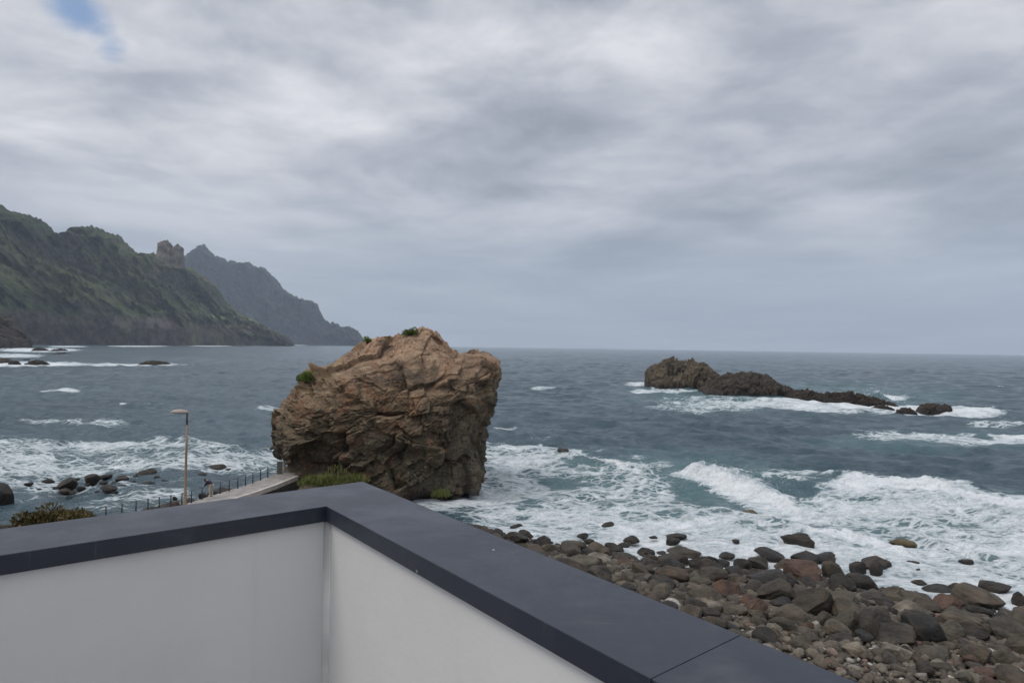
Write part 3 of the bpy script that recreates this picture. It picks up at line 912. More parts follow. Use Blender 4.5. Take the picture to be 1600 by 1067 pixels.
SKY_MAIN = [(-420, 250), (-300, 270), (-160, 270), (-70, 306), (-12, 316), (0, 319), (9, 328), (22, 332), (49, 339), (62, 342), (75, 352), (92, 369), (98, 366), (103, 370), (116, 364), (138, 360), (142, 353.5), (152, 357),
            (169, 364), (186, 369), (202, 384), (214, 397), (223, 401), (240, 396), (250, 404), (280, 416), (300, 420), (311, 429), (326, 438), (343, 455), (352, 470), (375, 491), (397, 501), (416, 511), (435, 522), (448, 527), (455, 533), (460, 540)]
SKY_FAR = [(230, 412), (289, 402), (304, 396), (311, 388), (316, 384), (320, 383), (325, 390), (337, 401), (352, 407), (371, 411), (386, 412), (409, 419), (427, 431), (435, 442), (442, 452), (461, 465), (463, 463), (466, 467), (484, 472), (486, 471),
           (497, 478), (506, 497), (516, 506), (518, 504), (525, 508), (547, 514), (559, 517), (564, 525), (572, 535), (580, 540)]
SKY_NEAR = [(-420, 380), (-200, 430), (-60, 470), (0, 490), (12, 498), (25, 505), (36, 517), (44, 530), (50, 541), (54, 545)]
MAIN_SHORE = [(-420, 1500), (0, 2050), (100, 2300), (200, 2550), (300, 2950), (400, 3500), (460, 3900)]
MAIN_INLAND = [(-420, 700), (0, 800), (150, 850), (260, 850), (330, 700), (400, 420), (450, 120), (460, 20)]


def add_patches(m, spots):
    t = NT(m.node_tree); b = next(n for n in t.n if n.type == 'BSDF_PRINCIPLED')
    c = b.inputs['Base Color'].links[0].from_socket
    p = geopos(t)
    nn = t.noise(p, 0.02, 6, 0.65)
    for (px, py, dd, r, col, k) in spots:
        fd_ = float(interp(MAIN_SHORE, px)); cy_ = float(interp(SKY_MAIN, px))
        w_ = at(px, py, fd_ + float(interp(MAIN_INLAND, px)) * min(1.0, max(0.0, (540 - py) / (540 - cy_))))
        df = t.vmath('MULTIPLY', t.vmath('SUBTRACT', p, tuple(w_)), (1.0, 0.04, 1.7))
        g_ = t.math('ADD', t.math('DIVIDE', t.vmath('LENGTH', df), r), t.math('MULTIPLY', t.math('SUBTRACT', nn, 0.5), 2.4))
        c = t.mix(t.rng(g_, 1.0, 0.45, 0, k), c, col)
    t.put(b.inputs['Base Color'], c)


M_MT = mat_mountain('green_mountain_slope', ((0.050, 0.044, 0.042), (0.105, 0.090, 0.080)), ((0.026, 0.042, 0.020), (0.045, 0.066, 0.028), (0.085, 0.098, 0.045)), (0.095, 0.078, 0.058), (0.150, 0.155, 0.080), 130.0)
M_MTF = mat_mountain('far_mountain_slope', ((0.022, 0.024, 0.027), (0.052, 0.052, 0.052)), ((0.020, 0.030, 0.022), (0.030, 0.042, 0.028), (0.048, 0.056, 0.036)), (0.072, 0.066, 0.056), (0.075, 0.085, 0.06), 120.0)
add_patches(M_MT, [(392, 503, 3450, 45, (0.25, 0.27, 0.12), .9), (410, 515, 3500, 42, (0.20, 0.19, 0.11), .8), (350, 488, 3300, 70, (0.17, 0.17, 0.10), .6), (338, 512, 3200, 55, (0.20, 0.17, 0.15), .7),  # first spot: sunlight falling through the cloud, painted into the slope colour
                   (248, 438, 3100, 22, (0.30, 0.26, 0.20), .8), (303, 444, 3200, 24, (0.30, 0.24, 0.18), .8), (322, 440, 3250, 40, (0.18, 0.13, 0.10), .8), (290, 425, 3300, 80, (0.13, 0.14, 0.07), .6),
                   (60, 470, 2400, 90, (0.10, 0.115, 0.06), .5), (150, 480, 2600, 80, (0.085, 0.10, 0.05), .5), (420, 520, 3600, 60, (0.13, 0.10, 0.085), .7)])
build_mountain('mountain', SKY_FAR, [(230, 7200), (580, 7600)], [(230, 1500), (320, 1200), (450, 800), (540, 350), (565, 120), (580, 20)], M_MTF, 230, 580, 520, 200, 420.0, 300)
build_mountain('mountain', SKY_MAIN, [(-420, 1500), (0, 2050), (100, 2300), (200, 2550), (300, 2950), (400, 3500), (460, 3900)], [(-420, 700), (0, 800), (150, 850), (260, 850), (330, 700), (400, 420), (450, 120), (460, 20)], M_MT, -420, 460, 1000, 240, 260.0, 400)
build_mountain('headland', SKY_NEAR, [(-420, 900), (0, 1150), (54, 1260)], [(-420, 300), (0, 160), (40, 60), (54, 8)], mat_mountain('brown_headland_slope', ((0.05, 0.036, 0.03), (0.10, 0.07, 0.055)), ((0.035, 0.04, 0.022), (0.05, 0.05, 0.03), (0.08, 0.07, 0.04)), (0.095, 0.066, 0.05), (0.10, 0.075, 0.055), 90.0), -420, 54, 300, 90, 60.0, 500)


# the two rock towers on the crest
def build_tower(name, px, ytop, ybot, wpx, d, seed):
    nu, nv = 90, 110
    a = np.linspace(0, 2 * math.pi, nu, endpoint=False)
    c0 = at(px, ybot, d); c1 = at(px, ytop, d)
    H = c1[2] - c0[2] + 60; wd = wpx / FPX * d / 2
    rows = []
    for t in np.linspace(0, 1, nv):
        rr = wd * (1.25 - 0.35 * t) * (1 - smooth(0.86, 1.0, t) * 0.75)
        sq = 1.0 / np.maximum(np.abs(np.cos(a)) ** 3 + np.abs(np.sin(a)) ** 3, 1e-3) ** (1 / 3)
        rows.append(np.stack([c0[0] + np.cos(a) * rr * sq, c0[1] + np.sin(a) * rr * sq * 1.3, np.full(nu, c0[2] - 60 + H * t)], 1))
    rows.append(np.tile(rows[-1].mean(0), (nu, 1)))
    G = np.array(rows); N = grid_normals(G, True); P = G.reshape(-1, 3)
    d1 = fbm(P * np.array([0.07, 0.07, 0.014]), 5, seed, 0.6, ridged=True) * 10 + fbm(P * 0.03, 3, seed + 5) * 6
    n = N.reshape(-1, 3); out = (P - np.array([c0[0], c0[1], 0])) * np.array([1, 1, 0]); sg = np.sign((n * out).sum(1))[:, None]
    P = P + n * np.where(sg == 0, 1, sg) * (d1[:, None] - 4)
    P[:, 2] += 14 * fbm(P * np.array([0.06, 0.06, 0]), 3, seed + 8) * smooth(c0[2] - 20, c1[2], P[:, 2])
    o = mesh_np(name, P, grid_faces(len(G), nu, True), M_TOWER)
    return o


M_TOWER = mat_mountain('brown_crag_rock', ((0.085, 0.068, 0.058), (0.20, 0.16, 0.135)), ((0.07, 0.056, 0.045), (0.115, 0.09, 0.072), (0.17, 0.14, 0.112)), (0.14, 0.105, 0.085), (0.27, 0.235, 0.20), 5.0)
tag(build_tower('rock_tower', 258, 376, 408, 18, 3480, 601), 'taller broad brown rock tower on the green mountain crest', 'crag', 'rock towers on the mountain crest')
tag(build_tower('rock_tower', 277, 383, 412, 14, 3500, 651), 'narrower pale-faced rock tower just seaward of the taller crag', 'crag', 'rock towers on the mountain crest')

# ------------------------------------------------------------------ the great rock
def build_great_rock():
    D0 = 74.0
    Lp = [(470, 822), (462, 790), (452, 745), (449, 726), (447, 700), (436, 690), (429, 676), (427.6, 655), (436, 634), (445, 617), (460, 604), (471, 595), (496, 582), (529, 559), (550, 544), (562, 533.5), (590, 526), (622, 523), (628, 518.5), (648, 514), (657, 511)]
    Rp = [(730, 822), (738, 795), (748, 775), (759, 745), (761.5, 694), (764.5, 668), (775, 640), (780, 613), (778, 583), (773, 569), (754, 560), (736, 552), (712, 549), (706, 541), (696, 531), (684, 518), (670, 512), (660, 510.5)]
    L3 = np.array([at(x, y, D0) for x, y in Lp]); R3 = np.array([at(x, y, D0) for x, y in Rp])
    ztop = min(L3[:, 2].max(), R3[:, 2].max()) - 0.01
    zb = -2.5
    nz, na = 520, 1100
    # denser rows where the outline runs flat
    t = np.linspace(0, 1, nz); zs = zb + (ztop - zb) * (1 - (1 - t) ** 1.35)
    xl = np.interp(zs, L3[:, 2], L3[:, 0]); xr = np.interp(zs, R3[:, 2], R3[:, 0])
    ha = np.maximum((xr - xl) / 2, 0.15); xc = (xl + xr) / 2
    amax = ha.max()
    bf = 10.6 * (ha / amax) ** 0.85
    yc = D0 + 0.0 * zs
    fr = interp([(-3, 10.6), (0, 10.2), (3, 9.6), (6, 10.0), (9, 10.0), (12, 8.0), (14, 5.6), (16, 3.0), (17.5, 1.0)], zs)   # the seaward face leans back near the crown
    a = np.linspace(0, 2 * math.pi, na, endpoint=False)
    ca, sa = np.cos(a), np.sin(a)
    p = 3.0
    sq = 1.0 / (np.abs(ca) ** p + np.abs(sa) ** p) ** (1 / p)
    X = xc[:, None] + ha[:, None] * (ca * sq)[None, :]
    dep = np.where(sa[None, :] < 0, np.minimum(fr, bf * 1.25)[:, None], bf[:, None])
    Y = yc[:, None] + dep * (sa * sq)[None, :]
    Zg = np.repeat(zs[:, None], na, 1)
    G = np.stack([X, Y, Zg], -1)
    G = np.concatenate([G, np.repeat(G[-1:].mean(1, keepdims=True), na, 1)], 0)
    N = grid_normals(G, True)
    P = G.reshape(-1, 3).astype(f32); n = N.reshape(-1, 3)
    cen = np.array([-9.0, D0, 7.0]); sg = np.sign(((P - cen) * n).sum(1).mean()); n = n * sg
    # large planes, tilted blocks with open joints, thin ledges
    wv = np.stack([fbm(P / 6.0, 4, 1), fbm(P / 6.0, 4, 2), fbm(P / 6.0, 4, 3)], 1)
    wf = np.stack([fbm(P / 1.2, 3, 41), fbm(P / 1.2, 3, 42), fbm(P / 1.2, 3, 43)], 1)
    q = P + wv * 0.7 + wf * 0.10
    rot = np.array(Matrix.Rotation(0.30, 3, 'Y') @ Matrix.Rotation(-0.2, 3, 'X'), f32)
    qs = q @ rot.T
    d = 0.8 * fbm(P / 5.5, 3, 5)
    ck = smooth(-0.25, 0.45, fbm(P / 2.2, 3, 61)); ck2 = smooth(-0.1, 0.5, fbm(P / 1.3, 3, 62))
    h, e = facets(qs / np.array([5.0, 5.0, 3.0], f32), 11, 0.8)
    d += h * 1.45 - 0.60 * ck * np.exp(-e / 0.05)
    h, e = facets((qs + wf * 0.25) / np.array([2.4, 2.4, 1.5], f32), 12, 1.0)
    d += h * 0.42 - 0.40 * ck2 * np.exp(-e / 0.05)
    amp = 0.3 + 0.9 * smooth(-0.15, 0.4, fbm(P / 3.3, 2, 47))
    h, e = facets((qs + wf * 0.2) / np.array([1.0, 1.0, 0.55], f32), 13, 1.1)
    d += (h * 0.26 - 0.14 * ck * np.exp(-e / 0.08)) * amp
    h, e = facets((qs + wf * 0.2) / np.array([0.5, 0.5, 0.16], f32), 14, 1.1)
    d += (h * 0.10 - 0.04 * np.exp(-e / 0.1)) * amp
    d += 0.10 * fbm(P / np.array([0.9, 0.9, 0.5], f32), 4, 65, 0.65)
    st = qs[:, 2] * 0.9 + 1.1 * fbm(q / 5.0, 3, 17)
    saw = st % 1.0
    d += 0.13 * (saw - 0.5) * smooth(-0.15, 0.35, fbm(P / 3.5, 2, 19))
    d += 0.16 * fbm(q / np.array([1.4, 1.4, 0.8], f32), 5, 23, 0.55, ridged=True)
    d += 0.07 * fbm(q / 0.45, 4, 29, 0.6, ridged=True)
    d -= d.mean()
    d *= 1 - 0.45 * smooth(9.5, 13.5, P[:, 2])
    # a big recess in the middle of the landward face, and hollows under the crown
    def hollow(px, py, rx, rz, depth, dd=65):
        c = at(px, py, dd)
        return -depth * np.exp(-(((P[:, 0] - c[0]) / rx) ** 2 + ((P[:, 2] - c[2]) / rz) ** 2)) * (P[:, 1] < D0)
    d += hollow(668, 588, 1.4, 1.0, 1.3) + hollow(560, 690, 5.0, 3.0, 1.0) + hollow(600, 712, 3.2, 1.0, 1.0) + hollow(475, 735, 2.4, 0.5, 1.1) + hollow(690, 610, 2.5, .5, .8) + hollow(660, 780, 2.2, .7, 1.6)
    Pn = P + n * d[:, None]
    # fit the outline: widen or narrow each level so its extent agrees with the measured one
    for _ in range(2):
        D = Pn - CAM; dn = D @ _F
        u = 800 + FPX * (D @ _RT) / dn; v = 533.5 - FPX * (D @ _UP) / dn
        vb = np.arange(540, 800, 3.0); lo_, hi_ = [], []
        for c in vb:
            m_ = np.abs(v - c) < 3.5
            lo_.append(u[m_].min() if m_.any() else 600); hi_.append(u[m_].max() if m_.any() else 650)
        Lt = interp([(p_[1], p_[0]) for p_ in Lp[::-1]], vb); Rt = interp([(p_[1], p_[0]) for p_ in Rp[::-1]], vb)
        ker = np.ones(7) / 7
        dl = np.convolve(np.pad(Lt - np.array(lo_), 3, 'edge'), ker, 'valid'); dr_ = np.convolve(np.pad(Rt - np.array(hi_), 3, 'edge'), ker, 'valid')
        lo_, hi_ = np.array(lo_), np.array(hi_)
        L0 = np.interp(v, vb, lo_); H0 = np.interp(v, vb, hi_)
        f_ = np.clip((u - L0) / np.maximum(H0 - L0, 1), 0, 1)
        du = (1 - f_) * np.interp(v, vb, dl) + f_ * np.interp(v, vb, dr_)
        du = np.clip(du, -14, 14) * smooth(580, 615, v)
        Pn = Pn + np.stack([du * dn / FPX, np.zeros_like(du), np.zeros_like(du)], 1)
    sky_l = [p_ for p_ in Lp if p_[1] < 620]; sky_r = [p_ for p_ in Rp if p_[1] < 600][::-1]
    outl = np.array(sky_l + sorted(sky_r, key=lambda p_: p_[0]), float)
    for _ in range(2):
        D = Pn - CAM; dn = D @ _F
        u = 800 + FPX * (D @ _RT) / dn; v = 533.5 - FPX * (D @ _UP) / dn
        ub = np.arange(440, 776, 2.0); tv_ = []
        for c in ub:
            m_ = np.abs(u - c) < 2.2
            tv_.append(v[m_].min() if m_.any() else 600)
        tgt = np.interp(ub, outl[:, 0], outl[:, 1])
        dv = np.convolve(np.pad(np.clip(tgt - np.array(tv_), -18, 18), 5, 'edge'), np.ones(11) / 11, 'valid')
        dv = np.interp(u, ub, dv)
        topv = np.interp(u, ub, np.convolve(np.pad(np.array(tv_, float), 5, 'edge'), np.ones(11) / 11, 'valid'))
        wgt = smooth(75, 0, v - topv) * smooth(486, 530, u) * smooth(752, 705, u)
        Pn = Pn - np.stack([np.zeros_like(u), np.zeros_like(u), dv * wgt * dn / FPX], 1)
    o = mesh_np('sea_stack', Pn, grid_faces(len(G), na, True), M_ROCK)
    tag(o, 'great blocky brown rock beside the end of the concrete walkway', 'sea stack')
    return o, Pn, n


ROCK, ROCKP, ROCKN = build_great_rock()


def rock_hit(px, py):
    """nearest rock vertex under a photo pixel, on the camera's side"""
    D = ROCKP - CAM
    dn = D @ _F
    u = 800 + FPX * (D @ _RT) / dn; v = 533.5 - FPX * (D @ _UP) / dn
    k = np.where((np.abs(u - px) < 1.6) & (np.abs(v - py) < 1.6))[0]
    if len(k) == 0: k = np.array([np.argmin((u - px) ** 2 + (v - py) ** 2)])
    return ROCKP[k[np.argmin(dn[k])]]


# ------------------------------------------------------------------ islets and far rocks
def build_islet(name, top, basey, depth, half, mat, seed, rough=1.0, nu=260, nv=130, pexp=2.2):
    """top: photo px outline of the crest; basey: px row(s) of its waterline; half: depth half-width in metres"""
    top = np.array(top, float)
    x0, x1 = top[0, 0], top[-1, 0]
    xs = np.linspace(x0, x1, nu)
    ys = np.interp(xs, top[:, 0], top[:, 1])
    if depth is None:
        dm = np.array([on(x, np.interp(x, [b[0] for b in basey], [b[1] for b in basey]))[1] for x in xs]) + half
    else:
        dm = np.full(nu, depth)
    C = np.array([at(x, y, d) for x, y, d in zip(xs, ys, dm)])
    tt = np.linspace(-1, 1, nv)
    env = (1 - np.abs(np.linspace(-1, 1, nu)) ** 3) ** 0.6
    hw = half * (0.35 + 0.65 * env)
    shp = (1 - np.abs(tt) ** pexp) ** (1 / pexp)
    G = np.zeros((nu, nv, 3))
    for j, t in enumerate(tt):
        dd = C[:, 1] + t * hw
        G[:, j, 0] = C[:, 0]; G[:, j, 1] = dd
        G[:, j, 2] = np.where(C[:, 2] > 0, C[:, 2] * shp[j], C[:, 2]) - 1.0 * (1 - shp[j])
    N = grid_normals(G)
    N *= np.sign(N[nu // 2, nv // 2, 2])
    P = G.reshape(-1, 3).astype(f32); n = N.reshape(-1, 3)
    hh = max(C[:, 2].max(), 1.0); s = max(hh / 4.0, half / 9.0) * 1.15
    wv = np.stack([fbm(P / (2 * s), 3, seed), fbm(P / (2 * s), 3, seed + 1), fbm(P / (2 * s), 3, seed + 2)], 1)
    q = P + wv * s
    h, e = facets(q / (1.5 * s), seed + 4, 1.0)
    d = (h * 0.62 - 0.22 * np.exp(-e / 0.07)) * s
    h, e = facets(q / (0.55 * s), seed + 5, 1.1)
    d += (h * 0.32 - 0.12 * np.exp(-e / 0.09)) * s
    h, e = facets(q / (0.22 * s), seed + 7, 1.1)
    d += h * 0.12 * s
    d += (0.42 * fbm(q / (1.2 * s), 5, seed + 6, 0.55, ridged=True) - 0.12) * s
    edge = (1 - np.abs(np.linspace(-1, 1, nu)) ** 6)[:, None] * np.ones(nv)[None, :]
    P = P + n * (d * rough)[:, None] * edge.reshape(-1, 1)
    return mesh_np(name, P, grid_faces(nu, nv), mat)


isl = build_islet('rocky_islet', [(1008, 612), (1011, 600), (1012, 580), (1017, 573), (1030, 570), (1042, 565), (1054, 562), (1068, 567), (1085, 567), (1100, 573), (1112, 581), (1118, 588), (1122, 600), (1126, 612)], None, 268, 13, M_ISLE, 701, 0.62)
tag(isl, 'tallest rock of the offshore reef, rounded, farthest from the beach', 'rock islet', 'rocks of the offshore reef')
isl = build_islet('rocky_islet', [(1092, 616), (1100, 606), (1112, 600), (1120, 592), (1135, 587), (1160, 584), (1185, 586), (1200, 590), (1212, 600), (1228, 607), (1242, 612), (1256, 620)], None, 236, 11, M_REEF, 721, 0.7)
tag(isl, 'broad dark hump in the reef between its tallest rock and its low tail', 'rock islet', 'rocks of the offshore reef')
isl = build_islet('rocky_islet', [(1230, 622), (1240, 612), (1262, 609), (1280, 614), (1305, 614), (1325, 613), (1350, 618), (1366, 622), (1385, 628), (1400, 633), (1410, 640)], [(1230, 624), (1410, 640)], None, 5.0, M_REEF, 741, 1.0, pexp=1.9)
tag(isl, 'long low flat tail of the reef running down into the surf', 'rock islet', 'rocks of the offshore reef')
isl = build_islet('rocky_islet', [(1434, 643), (1438, 636), (1446, 632), (1458, 631), (1470, 633), (1482, 633), (1486, 642)], [(1434, 645), (1486, 644)], None, 2.6, M_REEF, 761, 1.0, 120, 70)
tag(isl, 'dark rock standing alone past the end of the low reef tail', 'rock islet', 'rocks of the offshore reef')
isl = build_islet('rocky_islet', [(1398, 648), (1404, 641), (1416, 637), (1426, 640), (1432, 647)], [(1398, 647), (1432, 648)], None, 1.6, M_REEF, 771, 1.0, 80, 50)
tag(isl, 'small wave-washed rock between the reef tail and the lone end rock', 'rock islet', 'rocks of the offshore reef')
isl = build_islet('rocky_islet', [(1360, 640), (1368, 634), (1380, 633), (1392, 636), (1398, 642)], [(1360, 640), (1398, 642)], None, 1.6, M_REEF, 781, 1.0, 80, 50)
tag(isl, 'small dark rock in foam under the low reef tail', 'rock islet', 'rocks of the offshore reef')
for (pts, base, half, lab) in [
    ([(219, 571), (226, 567), (236, 564), (246, 565), (256, 566), (263, 570)], [(219, 570.5), (263, 570.5)], 9, 'flat dark rock alone in the bay on a thin line of foam'),
    ([(42, 571), (48, 566), (57, 563), (66, 566), (72, 571)], [(42, 571), (72, 571)], 7, 'humped dark rock on the long foam line in the far bay'),
    ([(-14, 568), (-6, 561), (4, 560), (14, 563), (17, 568)], [(-14, 567), (17, 568)], 7, 'dark rock at the frame edge on the far bay foam line'),
    ([(16, 570), (19, 565), (25, 564), (29, 569)], [(16, 570), (29, 570)], 4, 'small rock between the two humped rocks on the far foam line'),
    ([(36, 563), (39, 561), (43, 561), (46, 563)], [(36, 562.6), (46, 562.6)], 3, 'tiny rock behind the humped rock in the far bay'),
    ([(82, 555), (90, 552.4), (98, 551.6), (107, 554)], [(82, 554), (107, 554)], 10, 'low rock off the brown headland, seaward of its toe'),
    ([(52, 549), (58, 543), (66, 544), (74, 547.5)], [(52, 549), (74, 548)], 9, 'rock at the very toe of the brown headland'),
    ([(76, 549), (84, 546.6), (92, 545), (101, 545.6), (104, 548.6)], [(76, 548.6), (104, 548.6)], 9, 'low rock in white water just past the headland toe')]:
    isl = build_islet('sea_rock', pts, base, None, half, M_REEF, 800 + int(pts[0][0] * 3), 1.0, 70, 40)
    tag(isl, lab, 'rock', 'rocks in the far bay')


# ------------------------------------------------------------------ boulders
def icosphere(sub):
    bm = bmesh.new(); bmesh.ops.create_icosphere(bm, subdivisions=sub, radius=1.0)
    V = np.array([v.co[:] for v in bm.verts], f32); F = np.array([[v.index for v in f.verts] for f in bm.faces], np.int32)
    bm.free(); return V, F


ICO = {k: icosphere(k) for k in (2, 3, 5)}


def boulder_shape(sub, seed, cuts=9, sharp=0.05):
    V, F = ICO[sub]
    g = np.random.default_rng(seed)
    P = V.copy()
    for _ in range(cuts):
        d = g.normal(size=3); d /= np.linalg.norm(d)
        h = g.uniform(0.42, 0.82)
        s = P @ d - h
        # soft cut: press everything beyond the plane down to it
        P = P - np.outer(np.where(s > 0, s * (1 - sharp), 0), d).astype(f32)
    P = P + V * (0.09 * fbm(V * 1.2 + seed * 3.1, 3, seed))[:, None]
    if sub > 3:
        P = P + V * (0.075 * fbm(V * 2.6 + seed, 5, seed + 3, 0.55, ridged=True))[:, None]
        P = P + V * (0.012 * fbm(V * 9 + seed, 3, seed + 4))[:, None]
    P /= np.abs(P).max(0)
    return P, F


BOULDERS = [mesh_np('boulder', *boulder_shape(5, 900 + i, 9 + i % 9, 0.02 + 0.09 * (i % 4)), None, link=False) for i in range(22)]
for me in BOULDERS: me.materials.append(M_DRYROCK)
PLACED = []      # x, y, radius


def put_boulder(c, sx, sy, sz, mat, label, group, name='boulder', rz=None, tilt=0.25, mi=None):
    me = BOULDERS[random.randrange(len(BOULDERS)) if mi is None else mi]
    o = bpy.data.objects.new(name, me); COL.objects.link(o)
    o.material_slots[0].link = 'OBJECT'; o.material_slots[0].material = mat
    o.location = c
    o.scale = (sx, sy, sz)
    rzz = rz if rz is not None else random.choice((0, math.pi)) + random.uniform(-0.5, 0.5)
    o.rotation_euler = (random.uniform(-tilt, tilt), random.uniform(-tilt, tilt), rzz)
    tag(o, label, 'boulder', group)
    PLACED.append((c[0], c[1], max(sx, sy)))
    return o


def px_boulder(px, py, wpx, hpx, mat, label, group, wscale=1.0):
    """boulder seen centred at the pixel with the given size"""
    yb = py + hpx * 0.5
    z = 0.0
    for _ in range(6):
        p = on(px, yb, z); z = max(float(ground_z(p[0], p[1])), 0.0)
    k = p[1] / FPX
    w2 = wpx * k / 2
    slope = (15 - z) / p[1]
    hz = max(hpx * k - 0.6 * w2 * slope, 0.3 * w2)          # part of the seen height is its top
    dy = w2 * random.uniform(0.75, 1.0)
    full = max(hz * 0.72, 0.42 * w2)
    w2 *= wscale; dy *= wscale
    c = (p[0], p[1] + dy * 0.7, z + hz * 1.04 - full)
    return put_boulder(c, w2 * 1.12, dy * 1.05, full, mat, label, group, tilt=0.12)


W_, D_, R_, P_, O_ = M_WETROCK, M_DRYROCK, M_REDROCK, M_PALEROCK, M_OLIVE
GS = 'boulders standing in the surf'
GL = 'boulders in the shallows beside the walkway'
GB = 'boulders packed on the stony beach'
SURF = [
    (807, 822, 20, 8, W_, 'small dark boulder in foam nearest the grey coping edge'),
    (821, 834, 24, 14, W_, 'rounded dark boulder where the coping edge meets the surf'),
    (949, 819, 21, 9, W_, 'dark flat-topped boulder alone in foam, farthest out from this beach corner'),
    (971, 816, 12, 5, W_, 'tiny dark rock beside the flat-topped boulder out in the foam'),
    (910, 836, 18, 9, W_, 'pointed small dark boulder behind the first packed boulders'),
    (989, 842, 26, 11, W_, 'low dark boulder in white wash, off the packed boulders'),
    (976, 850, 21, 6, W_, 'flat sliver of dark rock just ashore of the low boulder'),
    (1022, 839, 14, 5, W_, 'thin dark rock barely breaking the white foam'),
    (1062, 836, 34, 10, W_, 'long flat dark boulder capping a pair in the foam'),
    (1053, 845, 22, 12, W_, 'lower block of the dark pair in the foam'),
    (1171, 801, 29, 10, O_, 'brown weed-covered rock ahead of the breaking wave'),
    (1208, 811, 14, 6, W_, 'small dark rock just inshore of the weedy brown rock'),
    (1151, 845, 11, 6, W_, 'lone tiny dark stone in wide white foam'),
    (1139, 868, 24, 9, W_, 'low rounded dark boulder on the edge of the white wash'),
    (1254, 843, 51, 27, W_, 'largest dark boulder standing out in the white foam'),
    (1260, 823, 22, 5, O_, 'flat olive rock awash beyond the largest foam boulder'),
    (1309, 842, 41, 8, O_, 'long low olive rock awash beside the largest foam boulder'),
    (1424, 847, 49, 14, O_, 'broad weedy brown rock ringed by white water'),
    (1409, 836, 17, 6, W_, 'small dark rock touching the broad weedy rock'),
    (1430, 879, 27, 7, W_, 'flat dark rock in foam past the dark angular cluster'),
    (1439, 891, 13, 5, W_, 'tiny dark rock just inshore of the flat foam rock'),
    (1485, 860, 24, 6, W_, 'thin dark rock awash beyond the weedy rock'),
    (1517, 876, 26, 6, W_, 'long thin dark rock awash farthest along the foam'),
    (1442, 910, 24, 9, W_, 'low dark rounded rock at the edge of the wash'),
    (1563, 921, 49, 25, W_, 'dark wedge-shaped boulder isolated in foam near the frame edge'),
    (1601, 938, 24, 26, W_, 'dark boulder cut by the frame edge beside the surf'),
    (880, 703, 18, 5, W_, 'dark rock awash in the surf off the great rock'),
]
for (px, py, ww, hh, mt, lab) in SURF:
    px_boulder(px, py, ww, hh, mt, lab, GS)
SHAL = [
    (98, 753, 36, 22, 'largest angular dark boulder in the shallows'),
    (42, 754, 16, 8, 'small low boulder nearest the square shore rock'),
    (72, 749, 24, 7, 'flat pale-brown rock behind the largest shallows boulder'),
    (100, 764, 26, 6, 'flat rock awash at the foot of the largest shallows boulder'),
    (141, 746, 28, 20, 'tall humped boulder next to the largest shallows boulder'),
    (163, 742, 22, 12, 'boulder tucked behind the tall humped one'),
    (160, 753, 16, 7, 'small rock at the foot of the tall humped boulder'),
    (184, 747, 28, 13, 'smooth brown loaf-shaped boulder in the shallows'),
    (167, 761, 37, 15, 'broad low boulder closest inshore of the shallows group'),
    (124, 762, 16, 10, 'small pointed rock inshore between the two big boulders'),
    (190, 758, 18, 7, 'low rock beside the broad inshore boulder'),
    (219, 738, 42, 9, 'long flat rock lying farthest out of the group'),
    (234, 735, 20, 12, 'rounded rock on the end of the long flat one'),
    (226, 755, 28, 13, 'dark pointed boulder closest to the lamp post'),
    (206, 751, 11, 5, 'tiny stone between the loaf-shaped and pointed boulders'),
    (256, 751, 17, 7, 'low dark rock just beside the lamp pole'),
    (314, 742, 15, 10, 'single dark rock between the lamp pole and walkway rail'),
    (337, 727, 31, 8, 'flat dark rock out in the foam behind the walkway'),
    (300, 747, 11, 4, 'tiny flat rock next to the lamp pole'),
    (215, 718, 10, 4, 'tiny dark rock out in the broad foam band'),
]
for (px, py, ww, hh, lab) in SHAL:
    px_boulder(px, py + hh * 0.1, ww, hh * 0.8, W_, lab, GL, 0.78)
for (px, py, ww, hh) in [(112, 770, 9, 4), (178, 769, 10, 4), (196, 765, 8, 3), (150, 768, 7, 3), (243, 745, 9, 4), (250, 758, 8, 3), (209, 744, 8, 4), (176, 755, 9, 5), (84, 762, 8, 4), (60, 764, 7, 3), (270, 752, 7, 3), (285, 757, 6, 3), (320, 750, 7, 3), (118, 749, 10, 5), (135, 757, 8, 4), (355, 733, 9, 3)]:
    px_boulder(px, py, ww, hh, W_, 'small low dark stone among the larger boulders in the shallows', GL)
o = px_boulder(0, 772, 34, 42, W_, 'tall square dark shore rock cut by the frame edge', GL)

